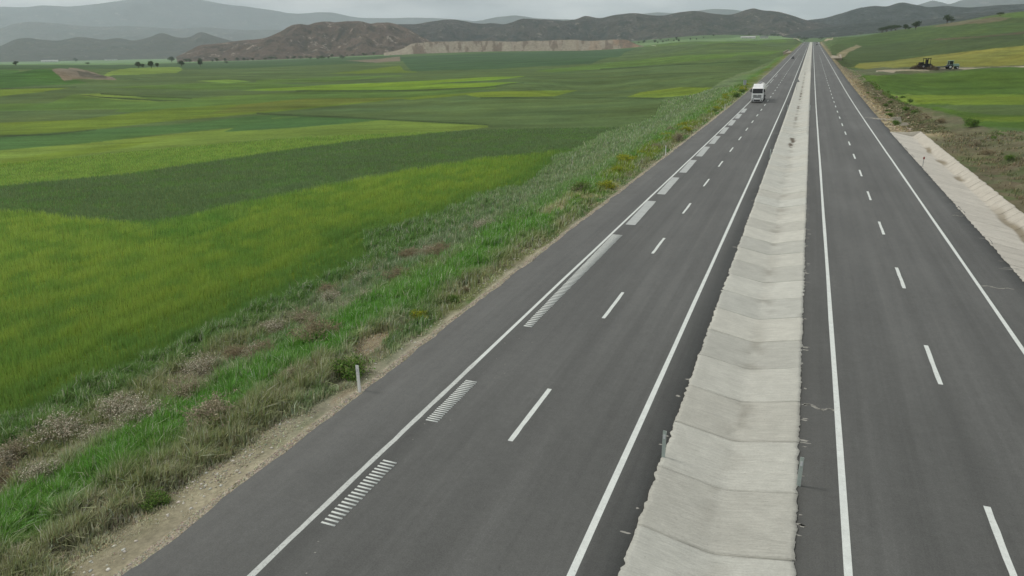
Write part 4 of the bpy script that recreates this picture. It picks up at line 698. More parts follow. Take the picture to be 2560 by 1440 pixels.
cx = lambda x0: (lambda ys: np.full_like(ys, x0))
END = 1640
line_mesh("road_marking", [(24, END)], cx(-11.78), .17, .005, m_paint)
line_mesh("road_marking", [(-20, 24)], cx(-11.78), .18, .005, m_worn, .02)
line_mesh("road_marking", [(-20, END)], cx(-4.19), .19, .005, m_paint)
line_mesh("road_marking", [(-20, END)], cx(2.24), .19, .005, m_paint)
line_mesh("road_marking", [(-20, END)], cx(9.70), .18, .005, m_paint)
line_mesh("road_marking", [(18.75 + 11.98 * k, 22.8 + 11.98 * k) for k in range(-2, 50)], cx(-8.03), .17, .005, m_paint)
line_mesh("road_marking", [(16.3 + 11.98 * k, 20.25 + 11.98 * k) for k in range(-1, 50)], cx(5.98), .17, .005, m_paint)
# rumble strips: short cross bars, then long solid looking blocks
def bars(y0, y1, n, xl, xr, bw):
    V = []; F = []
    for k in range(n):
        y = y0 + (y1 - y0) * k / (n - 1); t = k / (n - 1)
        a, c = xl[0] + (xl[1] - xl[0]) * t, xr[0] + (xr[1] - xr[0]) * t
        a += random.uniform(-.012, .012); c += random.uniform(-.015, .015)
        b0 = len(V); z = .011
        V += [(a, y, 0), (c, y, 0), (c, y + bw, 0), (a, y + bw, 0), (a, y, z), (c, y, z), (c, y + bw, z), (a, y + bw, z)]
        F += [(b0 + 4, b0 + 5, b0 + 6, b0 + 7), (b0, b0 + 1, b0 + 5, b0 + 4), (b0 + 2, b0 + 3, b0 + 7, b0 + 6), (b0 + 1, b0 + 2, b0 + 6, b0 + 5), (b0 + 3, b0, b0 + 4, b0 + 7)]
    tag(put("road_marking", fast_mesh("rumble_bars", V, F), m_paint), kind='structure')
bars(12.9, 16.2, 21, (-11.40, -11.46), (-10.93, -10.95), .065)
bars(19.0, 22.3, 24, (-11.43, -11.44), (-10.95, -10.95), .062)
bars(28.5, 46.5, 80, (-11.36, -11.66), (-10.95, -10.95), .105)
for k in range(9):
    y0 = 49.8 + 12.0 * k
    line_mesh("road_marking", [(y0, y0 + 8.9)], lambda ys: np.full_like(ys, -11.12) - .18 * (ys - ys[0]) / 9, .74, .006, m_block)
# the doubled edge line further on
line_mesh("road_marking", [(188, 236), (246, 268), (280, 300)], cx(-11.05), .22, .006, m_block)

# ---------------------------------------------------------------- concrete median channel
def concrete_mat(name):
    m, nt, b = new_mat(name, .95, .1)
    a = N(nt, "Attribute"); a.attribute_name = "tint"; v = mapped(nt)
    f = mul(nt, noise(nt, v, 1.4, 6, .65, .92, 1.08), noise(nt, mapped(nt, (1.2, 16, 1)), 1.0, 6, .7, .87, 1.10))
    f = mul(nt, f, noise(nt, v, 16, 4, .75, .92, 1.07))
    c = scale_col(nt, a.outputs['Color'], f)
    c = mixc(nt, noise(nt, v, 5.5, 7, .8, 0, .65, .63, .74), c, lin(92, 88, 80))
    c = mixc(nt, noise(nt, mapped(nt, (2.0, 9, 1)), 1.0, 7, .8, 0, .6, .70, .78), c, lin(120, 116, 106))
    nt.links.new(c, b.inputs['Base Color'])
    bump(nt, b, noise(nt, mapped(nt, (1.2, 22, 1)), 1.0, 6, .75, 0, 1), .035, .8)
    return m
m_conc = concrete_mat("median_concrete")
XC, XL, XR = -1.03, -3.06, 1.0
V = []; F = []; C = []
y = 4.0; k = 0
while y < 1640:
    L = 2.985 + random.uniform(-.06, .06)
    far = y > 110; vfar = y > 320
    if vfar: L = 12.0
    gap = .05 if not far else .04
    nx = 28 if not far else (12 if not vfar else 6); ny = (42 if y < 60 else 24) if not far else (4 if not vfar else 2)
    skew = random.uniform(-.05, .05)
    ev = 1 - .8 * min(max((y - 30) / 70, 0), 1)
    tone = 1 + ((.035 if k % 2 else -.07) + random.uniform(-.04, .04)) * ev
    dz_ = 1 if not far else .2
    if vfar: tone = .985
    warm = random.uniform(-.012, .012)
    dz = random.uniform(-.008, .012) * dz_
    us = np.linspace(0, 1, nx); vs = np.linspace(0, 1, ny)
    Yb = y + gap / 2 + vs * (L - gap)
    jl = (fbm(Yb / .22, Yb * 0, 401, 3) - .5) * .18 * (.4 + 1.2 * vnoise(Yb / 1.3, Yb * 0, 403)); jr = (fbm(Yb / .18, Yb * 0, 402, 3) - .5) * .15 * (.4 + 1.2 * vnoise(Yb / 1.1, Yb * 0, 400))
    if far: jl *= .45; jr *= .45
    U, Vv = np.meshgrid(us, vs)
    X = (XL + jl)[:, None] * (1 - U) + (XR + jr)[:, None] * U
    Yg = Yb[:, None] + skew * (U - .5) + (fbm(X / .5, X * 0 + y, 404, 3) - .5) * .05 * (Vv < .01)
    dd = np.abs(X - XC) / 2.03
    Z = .022 + dz - .40 * (1 - np.clip(np.sqrt(dd * dd + .004) * 1.05, 0, 1)) + (fbm(X / .8, Yg / .5, 405, 3) - .5) * .018
    Z = Z + road_z(Yg)
    stain = np.exp(-((X - XC - .1 - .25 * (fbm(Yg / 2, X * 0, 406, 3) - .5)) / .42) ** 2) * sstep(.42, .66, fbm(X / .8, Yg / .9, 407, 4)) * (.9 if k % 2 == 0 else .35)
    wn = fbm(X / .5, Yg / 2.2, 408, 3)
    wet = np.exp(-((X - XC + .1) / (.10 + .16 * wn)) ** 4) * sstep(.50, .58, wn) * sstep(120, 150, Yg) * (1 - sstep(300, 380, Yg))
    wet = np.maximum(wet, np.exp(-((X - XC + .05 + .1 * np.sin(Yg)) / (.18 + .25 * wn)) ** 4) * sstep(98, 99.5, Yg) * (1 - sstep(109, 110, Yg)) * sstep(.2, .35, wn))
    col = np.array(lin(199, 199, 190))[None] * tone * np.array([1 + warm, 1, 1 - warm])[None]
    cc = lerp3(np.tile(col, (X.size, 1)), lin(132, 127, 116), stain.ravel() * .48)
    cc = lerp3(cc, lin(92, 82, 70), np.clip(wet, 0, 1).ravel() * .9)
    b0 = len(V)
    V += list(zip(X.ravel(), Yg.ravel(), Z.ravel())); C += list(map(tuple, cc))
    for r_ in range(ny - 1):
        for c_ in range(nx - 1):
            a0 = b0 + r_ * nx + c_; F.append((a0, a0 + 1, a0 + nx + 1, a0 + nx))
    # edges going down into the joint and at the sides
    ring = [b0 + i for i in range(nx)] + [b0 + r_ * nx + nx - 1 for r_ in range(1, ny)] + [b0 + (ny - 1) * nx + i for i in range(nx - 2, -1, -1)] + [b0 + r_ * nx for r_ in range(ny - 2, 0, -1)]
    b1 = len(V)
    for q in ring:
        V.append((V[q][0], V[q][1], V[q][2] - .16)); C.append(tuple(x * .35 for x in C[q]))
    n = len(ring)
    for i_ in range(n): F.append((ring[(i_ + 1) % n], ring[i_], b1 + i_, b1 + (i_ + 1) % n))
    y += L; k += 1
tag(put("pavement", fast_mesh("median_channel", V, F, C), m_conc), kind='structure')
# dark bedding seen in the joints
m_bed = plain("joint_dirt", lin(40, 38, 34), 1.0, .05, .2, 8)
tag(put("ground", strip("median_bedding", lambda Y: np.stack([np.full_like(Y, XL + .2), np.full_like(Y, XC), np.full_like(Y, XR - .2)], 1), YS,
        lambda X, Y: road_z(Y) - .07 - .42 * (1 - np.abs(X - XC) / 2.03), m_bed, skirt=0), m_bed), kind='structure')

# ---------------------------------------------------------------- concrete ditch on the right
V = []; F = []; C = []
prof = [(12.06, .02), (12.4, -.02), (13.2, -.17), (14.0, -.34), (14.7, -.49), (14.95, -.52), (15.15, -.45), (15.5, -.17), (15.9, .12), (16.1, .14), (16.2, -.3)]
pxs = np.array([p[0] for p in prof]); pz = np.array([p[1] for p in prof])
y = -20.0; k = 0
while y < GUT_END - .5:
    L = min(1.7 + random.uniform(-.12, .12), GUT_END - y); ny = 9
    tone = random.choice([.95, .98, 1.0, 1.02]) * random.uniform(.97, 1.02)
    nx = 48
    tt = np.linspace(pxs[0], pxs[-1], nx)
    Yb = y + .024 + np.linspace(0, 1, ny) * (L - .040)
    X = tt[None] + 0 * Yb[:, None]; Yg = Yb[:, None] + 0 * X - .16 * (X - 12.1) * (X < 14.95) - .16 * 2.85 * (X >= 14.95) + .10 * (X - 14.95) * (X >= 14.95) + .03 * math.sin(k * 1.7) * (X - 14)
    edge = (X < 12.2); X = X + edge * ((fbm(Yb / .3, Yb * 0, 411, 3) - .5) * .22)[:, None]
    rim = (X > 15.9); X = X + rim * ((fbm(Yb / .8, Yb * 0, 412, 3) - .5) * .25)[:, None]
    Z = np.interp(tt, pxs, pz)[None] + (fbm(X / .6, Yg / .4, 413, 3) - .5) * .012 + random.uniform(-.006, .006)
    pool = sum(np.exp(-((Yg - y_) / l_) ** 4) for y_, l_ in ((56, 9), (80, 1.6), (91, 2.2), (101, 2.6)))
    silt = np.exp(-((X - 15.0 - .12 * np.sin(Yg)) / (.20 + .16 * fbm(Yg / 2, X * 0, 415, 2))) ** 4) * np.clip(pool, 0, 1)
    Z = Z + silt * .012
    cc = np.tile(np.array(lin(202, 198, 188)) * tone, (X.size, 1))
    cc = lerp3(cc, lin(196, 190, 177), (X.ravel() > 14.95) * .7)
    cc = lerp3(cc, lin(130, 120, 98), np.clip(silt, 0, 1).ravel() * .8)
    b0 = len(V); V += list(zip(X.ravel(), Yg.ravel(), Z.ravel())); C += list(map(tuple, cc))
    for r_ in range(ny - 1):
        for c_ in range(nx - 1):
            a0 = b0 + r_ * nx + c_; F.append((a0, a0 + 1, a0 + nx + 1, a0 + nx))
    for row, flip in ((0, 1), (ny - 1, 0)):
        ring = [b0 + row * nx + i for i in range(nx)]; b1 = len(V)
        for q in ring: V.append((V[q][0], V[q][1], V[q][2] - .14)); C.append(tuple(x * .5 for x in C[q]))
        for i_ in range(nx - 1):
            F.append((ring[i_], ring[i_ + 1], b1 + i_ + 1, b1 + i_) if not flip else (ring[i_ + 1], ring[i_], b1 + i_, b1 + i_ + 1))
    y += L; k += 1
# closing panel at the far end
b0 = len(V); end = [(12.2, GUT_END - .02), (16.0, GUT_END - .02)]
V += [(12.2, GUT_END - .03, .02), (14.45, GUT_END - .03, .0), (16.1, GUT_END - .03, .16), (16.1, GUT_END - .03, -1.2), (14.45, GUT_END - .03, -1.3), (12.2, GUT_END - .03, -1.2)]
V += [(v_[0], v_[1] + .25, v_[2]) for v_ in V[-6:]]
C += [lin(184, 179, 166)] * 12
F += [(b0, b0 + 1, b0 + 4, b0 + 5), (b0 + 1, b0 + 2, b0 + 3, b0 + 4), (b0 + 6, b0 + 11, b0 + 10, b0 + 7), (b0 + 7, b0 + 10, b0 + 9, b0 + 8), (b0, b0 + 6, b0 + 7, b0 + 1), (b0 + 1, b0 + 7, b0 + 8, b0 + 2)]
tag(put("ditch", fast_mesh("roadside_ditch", V, F, C), concrete_mat("ditch_concrete")), kind='structure')
tag(put("ground", strip("ditch_bedding", lambda Y: np.stack([np.full_like(Y, 12.15), np.full_like(Y, 14.95), np.full_like(Y, 16.1)], 1), np.arange(-22, GUT_END + .1, 1.0),
        lambda X, Y: np.interp(X, [12.15, 14.95, 16.1], [-.16, -.72, -.10]), m_bed, skirt=0), m_bed), kind='structure')

# dried cement slurry that ran out from the slab edges on to the asphalt
m_spill = plain("dried_cement", lin(150, 149, 142), .95, .1, .2, 9)
V = []; F = []
def blob(x, y, rx, ry, seed, z=.004):
    n = 14; b0 = len(V); V.append((x, y, road_z(y) + z))
    for i_ in range(n):
        a_ = 2 * math.pi * i_ / n; q = .45 + .9 * float(vnoise(i_ * .9, seed * 3.1, 5))
        V.append((x + math.cos(a_) * rx * q, y + math.sin(a_) * ry * q, road_z(y) + z))
    for i_ in range(n): F.append((b0, b0 + 1 + i_, b0 + 1 + (i_ + 1) % n))
rr_ = random.Random(5)
for s_ in range(110):
    yy = 9 + 75 * rr_.random() ** 1.5
    side = rr_.random()
    if side < .6: blob(1.0 + rr_.uniform(.02, .22), yy, rr_.uniform(.04, .20), rr_.uniform(.02, .09), s_)
    elif side < .8: blob(-3.08 - rr_.uniform(.02, .22), yy, rr_.uniform(.05, .16), rr_.uniform(.02, .08), s_)
    else: blob(12.1 - rr_.uniform(.02, .5), yy + 25, rr_.uniform(.08, .5), rr_.uniform(.02, .06), s_)
for x0, x1, yy in ((1.15, 2.15, 24.8), (-4.3, -3.2, 112.0), (1.1, 2.1, 176.0), (-4.0, -3.1, 150.0), (11.3, 12.1, 60.0), (9.9, 11.2, 42.0), (10.6, 12.1, 137.0), (10.4, 12.0, 141.0), (11.0, 12.1, 139.0)):
    for q in range(14):
        t_ = q / 13; blob(x0 + (x1 - x0) * t_, yy + .12 * math.sin(t_ * 9) - .15 * t_, .09, .05 + .04 * rr_.random(), 200 + q)
for q in range(46):
    t_ = rr_.random(); blob(12.05 - 2.1 * t_ ** 1.6, 137 + 3.4 * (rr_.random() - .5) * (1.2 - t_) + 1.6 * t_, .28, .10 + .1 * rr_.random(), 420 + q, .004 + .00002 * q)
for q in range(30): blob(rr_.uniform(-11.8, -10.2), rr_.uniform(11, 34), .03, .02, 300 + q)
tag(put("road_marking", fast_mesh("dried_cement_splashes", V, F), m_spill), kind='structure')
# ---------------------------------------------------------------- grass, crop, gravel (uncountable)
def blades(name, X, Y, hgt, wid, col, m, lean=.35, seg=2):
    n = len(X); Z = ground_z(X, Y) - .03
    a = RNG.uniform(0, 2 * math.pi, n); la = RNG.normal(.6, 1.2, n); ll = np.abs(RNG.normal(0, lean, n)) * hgt
    ux, uy = np.cos(a), np.sin(a); lx, ly = np.cos(la) * ll, np.sin(la) * ll
    w2 = wid / 2
    P = [np.stack([X - ux * w2, Y - uy * w2, Z], -1), np.stack([X + ux * w2, Y + uy * w2, Z], -1)]
    if seg == 2:
        P += [np.stack([X + ux * w2 * .8 + lx * .35, Y + uy * w2 * .8 + ly * .35, Z + hgt * .6], -1), np.stack([X - ux * w2 * .8 + lx * .35, Y - uy * w2 * .8 + ly * .35, Z + hgt * .6], -1)]
    P += [np.stack([X + lx, Y + ly, Z + hgt * (1 - .35 * np.minimum(ll / np.maximum(hgt, .01), 1) ** 2)], -1)]
    k = len(P); V = np.stack(P, 1).reshape(-1, 3)
    i = np.arange(n)[:, None] * k
    if seg == 2: F = np.concatenate([i + np.array([[0, 1, 2]]), i + np.array([[0, 2, 3]]), i + np.array([[3, 2, 4]])])
    else: F = i + np.array([[0, 1, 2]])
    C = np.repeat(col, k, 0)
    return put(name, fast_mesh(name, V, F, C), m)

m_leaf = tinted("grass_blades", .8, .15, .3, 1.5, .1)
def scatter(n, xl, xr, y0, y1, pw=1.0):
    """more points close to the eye: density falls off as 1/Y^pw"""
    u = RNG.random(n)
    if abs(pw - 1) < 1e-6: Y = y0 * (y1 / y0) ** u
    else: q = 1 - pw; Y = (y0 ** q + u * (y1 ** q - y0 ** q)) ** (1 / q)
    a, c = xl(Y), xr(Y)
    X = a + (c - a) * RNG.random(n)
    return X, Y

def jit(col, n, s=.16):
    v = RNG.normal(1, s, (n, 1)); h = RNG.normal(0, s * .3, (n, 3))
    return np.clip(col * (v + h), .004, 1)

# the ripening cereal field next to the verge
NEAR = next(P for c_, P in FIELDS[::-1] if len(P) > 40 and min(p[1] for p in P) < 40 and min(p[0] for p in P) < -60)
X, Y = [], []
n = 640000
r_ = 13 * (150 / 13) ** (RNG.random(n) ** .92); a_ = np.radians(RNG.uniform(-68, -10, n))
X, Y = r_ * np.sin(a_), r_ * np.cos(a_)
k = (X < verge_x(Y) - .1) & (X > -140)
X, Y, r_ = X[k], Y[k], r_[k]
tram = (X + .06 * Y + 1.6 * fbm(Y / 30, Y * 0, 505, 2)) % 17.0
k = ~(((tram < .34) | (np.abs(tram - 1.9) < .2)) & (RNG.random(len(X)) < .85))
X, Y, r_ = X[k], Y[k], r_[k]
near = in_poly(X, Y, NEAR)
base = land_col(X, Y)
rows = .5 + .5 * np.sin((X + Y * .06) * 2 * math.pi / 3.1 + 3.5 * fbm(X / 14, Y / 14, 503, 3))
patch = fbm(X / 9, Y / 9, 501, 4); patch2 = fbm(X / 2.2, Y / 2.2, 502, 3)
mg = np.clip((verge_x(Y) - X) / 7.0, 0, 1)
rip = np.clip((verge_x(Y) - X) / 30.0, 0, 1)
gy = lerp3(base, np.array(lin(113, 130, 54)) * 1.16, rip * near * (.55 + .45 * sstep(.35, .65, patch)))
gy = lerp3(gy, lin(118, 130, 46), sstep(.40, .75, patch) * .3 * near * mg)
gy = lerp3(gy, lin(80, 112, 44), sstep(.52, .34, patch2) * .55)
gy = lerp3(gy, lin(72, 106, 46), rows * .26 * near)
gy = lerp3(gy, lin(66, 98, 44), (1 - mg) * .7 * near)
h = (.55 + .22 * patch2 + .12 * RNG.random(len(X))) * (.88 + .14 * (1 - rows)) * (.6 + .4 * near)
tag(blades("crop", X, Y, h, .018 + r_ * .00055, jit(gy * np.where(near, 2.1, 2.1)[:, None] + np.array([.014, .012, .032]), len(X), .13), m_leaf, .28, 1), kind='stuff', label='yellow green cereal crop standing in the field beside the verge')

# verge grass on the left bank
n = 330000
X, Y = scatter(n, lambda y: verge_x(y) - .6, lambda y: np.full_like(y, EDGE_L - .3), 6.5, 230, 1.25)
e = EDGE_L - X
vc = verge_col(X, Y)
n1 = fbm(X / 3.2, Y / 5.0, 5, 4); n2 = fbm(X / 1.3, Y / 1.6, 6, 4)
green = vc[:, 1] / vc.mean(1)
keep = RNG.random(n) < np.clip(.16 + .9 * sstep(.6, 2.6, e + 3 * (n1 - .5)) + 0 * n2, 0, 1)
X, Y, e, vc, n1, n2, green = (q[keep] for q in (X, Y, e, vc, n1, n2, green))
n = len(X)
tuft = fbm(X / .55, Y / .55, 511, 2)
h = (.10 + .60 * sstep(1.02, 1.26, green) * (.5 + tuft)) * sstep(-.2, 3.5, e) + .06 + .18 * sstep(.5, .7, tuft)
h = h * (1 - .62 * (1 - sstep(2.5, 5, e)) * (1 - sstep(1.1, 1.2, green)))
dry = RNG.random(n) < (.16 + .4 * (green < 1.08))
col = np.where(dry[:, None], lerp3(vc, lin(156, 156, 142), np.full(n, .6)) * 2.2, vc * 2.25)
tag(blades("grass", X, Y, h, .012 + np.hypot(X, Y) * .0011, jit(col, n, .2), m_leaf, .45, 2), kind='stuff', label='rough green and straw coloured grass on the left verge')

# rough growth on the right
n = 90000
X, Y = scatter(n, lambda y: np.where(y < GUT_END, GUT_RIM + .3, EDGE_R + .8), lambda y: np.where(y < GUT_END, 40.0, 20.0), 38, 260, 1.0)
vc = right_col(X, Y); base = land_col(X, Y)
e = X - np.where(Y < GUT_END, GUT_RIM, EDGE_R)
tuft = fbm(X / .8, Y / .8, 521, 3)
keep = (tuft > .52) & (RNG.random(n) < sstep(.3, 3, e))
X, Y, base, tuft = X[keep], Y[keep], base[keep], tuft[keep]; n = len(X)
dry = RNG.random(n) < .35
col = np.where(dry[:, None], lerp3(base, lin(148, 138, 108), np.full(n, .5)) * 1.4, base * 1.7)
tag(blades("grass", X, Y, .15 + .5 * (tuft - .3), .02 + np.hypot(X, Y) * .0010, jit(col, n, .2), m_leaf, .5, 2), kind='stuff', label='sparse dry grass on the bare bank right of the road')

# crushed stone along the edge of the asphalt
def stones(name, X, Y, size, col, m):
    n = len(X); Z = ground_z(X, Y)
    d = np.array([[1, 0, 0], [0, 1, 0], [-1, 0, 0], [0, -1, 0], [0, 0, 1], [0, 0, -1]], float)
    J = RNG.uniform(.55, 1.25, (n, 6, 1)); an = RNG.uniform(0, 6.28, n)
    ca, sa = np.cos(an), np.sin(an)
    D = d[None] * J * size[:, None, None] * np.array([1, 1, .6])
    V = np.stack([D[..., 0] * ca[:, None] - D[..., 1] * sa[:, None] + X[:, None], D[..., 0] * sa[:, None] + D[..., 1] * ca[:, None] + Y[:, None], D[..., 2] + Z[:, None] + size[:, None] * .15], -1).reshape(-1, 3)
    f = np.array([[0, 1, 4], [1, 2, 4], [2, 3, 4], [3, 0, 4], [1, 0, 5], [2, 1, 5], [3, 2, 5], [0, 3, 5]])
    F = (np.arange(n)[:, None, None] * 6 + f[None]).reshape(-1, 3)
    return put(name, fast_mesh(name, V, F, np.repeat(col, 6, 0)), m)
m_stone = tinted("crushed_stone", .95, .1, 0, 6, .15)
n = 26000
X, Y = scatter(n, lambda y: np.full_like(y, EDGE_L - .42), lambda y: np.full_like(y, EDGE_L + .04), 6.5, 150, 1.1)
X2, Y2 = scatter(9000, lambda y: np.full_like(y, EDGE_L - 4.5), lambda y: np.full_like(y, EDGE_L - .8), 6.5, 60, 1.2)
k = fbm(X2 / 2, Y2 / 2, 531, 3) > .5
X = np.concatenate([X, X2[k]]); Y = np.concatenate([Y, Y2[k]]); n = len(X)
tag(stones("gravel", X, Y, RNG.uniform(.014, .05, n) * (1 + Y / 60), jit(np.tile(np.array(lin(164, 157, 140)), (n, 1)), n, .2), m_stone), kind='stuff', label='pale crushed stone along the left edge of the asphalt')
n = 420
X, Y = scatter(n, lambda y: np.full_like(y, EDGE_L - 4.5), lambda y: np.full_like(y, EDGE_L - .6), 7, 40, 1.2)
tag(stones("rubble", X, Y, RNG.uniform(.03, .08, n), jit(np.tile(np.array(lin(205, 202, 192)), (n, 1)), n, .1), m_stone), kind='stuff', label='pale chalky stones scattered over the dirt strip beside the asphalt')
n = 3500
X, Y = scatter(n, lambda y: np.full_like(y, EDGE_R + .1), lambda y: EDGE_R + 6 + 0 * y, 118, 420, 1.0)
tag(stones("rubble", X, Y, RNG.uniform(.05, .26, n) * (1 + .8 * (RNG.random(n) > .93)), jit(np.tile(np.array(lin(158, 148, 126)), (n, 1)), n, .2), m_stone), kind='stuff', label='loose rubble spilled down the right shoulder')

# ---------------------------------------------------------------- shrubs
m_twig = plain("dry_twigs", lin(150, 138, 120), .95, .05, .2, 9)
m_fol = tinted("shrub_leaves", .85, .12, .25, 3, .15)
def shrub_meshes(seed, rad, hgt, cols, nst, nleaf, ls, droop=.25):
    rg = np.random.default_rng(seed); mb = MB(); tips = []
    for i_ in range(nst):
        a = rg.uniform(0, 6.28); t_ = rg.uniform(.15, 1.0)
        p1 = Vector((math.cos(a) * rad * .35 * t_, math.sin(a) * rad * .35 * t_, hgt * rg.uniform(.35, .55)))
        p2 = Vector((math.cos(a) * rad * t_, math.sin(a) * rad * t_, hgt * (1 - .55 * t_ * t_) * rg.uniform(.75, 1.05)))
        mb.tube((0, 0, -.05), p1, .016, .010, 4, False); mb.tube(p1, p2, .010, .004, 4, False)
        tips.append((p1, p2))
        for q in range(3):
            u = rg.uniform(.2, .9); s = p1.lerp(p2, u); e_ = s + Vector((rg.normal(0, .3) * rad, rg.normal(0, .3) * rad, abs(rg.normal(.25, .2)) * hgt * .6))
            mb.tube(s, e_, .006, .003, 3, False); tips.append((s, e_))
    k = rg.integers(0, len(tips), nleaf); u = rg.uniform(.15, 1.08, nleaf)
    A = np.array([tuple(t[0]) for t in tips]); B = np.array([tuple(t[1]) for t in tips])
    P = A[k] + (B[k] - A[k]) * u[:, None] + rg.normal(0, .05 * rad + .015, (nleaf, 3)); P[:, 2] *= np.where(rg.random(nleaf) < .45, rg.uniform(.15, 1, nleaf), 1); P[:, 2] = np.maximum(P[:, 2], .02)
    d1 = rg.normal(0, 1, (nleaf, 3)); d1 /= np.linalg.norm(d1, axis=1)[:, None]; d2 = rg.normal(0, 1, (nleaf, 3)); d2 = np.cross(d1, d2); d2 /= np.linalg.norm(d2, axis=1)[:, None]
    s = ls * rg.uniform(.6, 1.4, (nleaf, 1))
    V = np.stack([P - d1 * s, P + d2 * s * .45, P + d1 * s, P - d2 * s * .45], 1).reshape(-1, 3)
    F = np.arange(nleaf * 4).reshape(-1, 4)
    cs = np.array([lin(*c_) for c_ in cols]); col = cs[rg.integers(0, len(cs), nleaf)] * rg.uniform(.75, 1.25, (nleaf, 1)) * 1.8
    return mb.mesh("stems"), fast_mesh("foliage", V, F, np.repeat(col, 4, 0))

KIND = {
 'dry': [shrub_meshes(900 + q, .75, .85, [(150, 140, 122), (132, 124, 108), (118, 112, 92), (104, 108, 80)], 30, 2600, .030) for q in range(3)],
 'thistle': [shrub_meshes(910 + q, .85, 1.0, [(172, 164, 150), (150, 144, 130), (112, 114, 92), (96, 108, 84), (184, 178, 164)], 34, 2800, .028) for q in range(3)],
 'green': [shrub_meshes(920 + q, .8, .8, [(74, 104, 46), (88, 112, 52), (62, 88, 40), (100, 116, 62)], 24, 2600, .045) for q in range(3)],
 'yellow': [shrub_meshes(930 + q, .8, .75, [(128, 134, 44), (110, 122, 44), (152, 148, 46), (90, 110, 46)], 24, 2600, .045) for q in range(3)],
 'rust': [shrub_meshes(940 + q, .9, .8, [(120, 110, 88), (112, 104, 84), (108, 106, 82), (130, 118, 96)], 32, 2800, .032) for q in range(3)],
}
TWIG = m_twig
_shr = random.Random(21)
def shrub(kind, x, y, s, label, group=None, var=None):
    v = KIND[kind][_shr.randrange(3) if var is None else var]
    z = float(ground_z([x], [y])[0])
    t = empty("shrub", (x, y, z - .03), _shr.uniform(0, 6.28), label, "shrub", group)
    t.scale = (s, s, s * _shr.uniform(.85, 1.15))
    put("stems", v[0], m_twig, t); put("foliage", v[1], m_fol, t)
    return t
WORD = {'dry': 'grey brown dry bush', 'thistle': 'pale grey dried thistle clump', 'green': 'low green bush', 'yellow': 'yellow green flowering bush', 'rust': 'reddish brown withered bush'}
special = [
 ('dry', -19.3, 16.8, 1.55, 'large round dry bush with dark base on the bare dirt by the gravel edge'),
 ('green', -16.4, 21.6, 1.15, 'soft green bush right behind the nearest white marker post'),
 ('dry', -18.6, 20.6, .95, 'small grey bush beside the reddish earth heap left of the nearest post'),
 ('yellow', -26.5, 9.6, .9, 'bright yellow flowering plant in the bottom left corner of the verge'),
 ('rust', -21.5, 26.0, 1.6, 'wide reddish brown bush mass behind the nearest marker post'),
 ('rust', -24.2, 25.0, 1.3, 'brown bush left of the wide reddish bush mass'),
 ('thistle', -28.2, 16.6, 1.5, 'tall pale thistle clump at the crop edge in the left foreground'),
 ('thistle', -27.2, 18.8, 1.3, 'pale dead thistle clump next to the tallest one at the crop edge'),
 ('thistle', -27.9, 12.2, 1.2, 'whitish thistle heads above green grass at the left picture edge'),
 ('green', -17.0, 12.2, .55, 'small dark green tuft touching the gravel strip in the foreground'),
 ('yellow', -17.0, 28.3, .7, 'slim yellow green sprout on the dirt just past the nearest post'),
 ('green', -18.6, 62.0, 1.5, 'dark round bush near the asphalt edge before the second marker post'),
 ('yellow', -16.8, 64.0, 1.2, 'yellow bush beside the dark round bush at the asphalt edge'),
 ('yellow', -18.4, 80.0, 1.7, 'yellow flowering bush just before the second white marker post'),
 ('green', 13.8, 128.0, 1.1, 'dark bush on the pale rubble of the right shoulder beyond the concrete ditch'),
 ('green', 14.6, 147.0, 1.2, 'dark bush higher up the right shoulder beside the broken concrete'),
 ('green', 23.0, 122.0, 1.5, 'round dark green bush in the hollow past the end of the concrete ditch'),
]
for a in special: shrub(a[0], a[1], a[2], a[3], a[4])
for i_ in range(44):
    y = 8 + 44 * _shr.random() ** 1.3; e = _shr.uniform(8.5, 14.5)
    k = _shr.choice(['thistle', 'thistle', 'dry', 'dry', 'rust'])
    shrub(k, EDGE_L - e, y, _shr.uniform(.85, 1.5), WORD[k] + ' among the weeds between road bank and crop', 'weedy bushes between road bank and crop')
for i_ in range(18):
    y = 9 + 50 * _shr.random(); e = _shr.uniform(1.6, 5)
    k = _shr.choice(['dry', 'dry', 'green', 'rust'])
    shrub(k, EDGE_L - e, y, _shr.uniform(.3, .7), 'small ' + WORD[k] + ' on the dirt strip near the asphalt', 'small bushes on the dirt strip')
for i_ in range(34):
    y = 60 + 190 * _shr.random() ** 1.2; e = _shr.uniform(1.2, 5.5)
    k = _shr.choice(['yellow', 'yellow', 'green', 'dry'])
    shrub(k, EDGE_L - e, y, _shr.uniform(.8, 1.5), WORD[k] + ' on the left shoulder farther up the road', 'bushes along the far left shoulder')
for i_ in range(26):
    y = 60 + 170 * _shr.random(); e = _shr.uniform(2.5, 9)
    k = _shr.choice(['dry', 'green', 'rust', 'green'])
    xx = (GUT_RIM if y < GUT_END else EDGE_R) + e
    shrub(k, xx, y, _shr.uniform(.5, 1.1), WORD[k] + ' on the rough slope right of the road', 'bushes on the rough right slope')

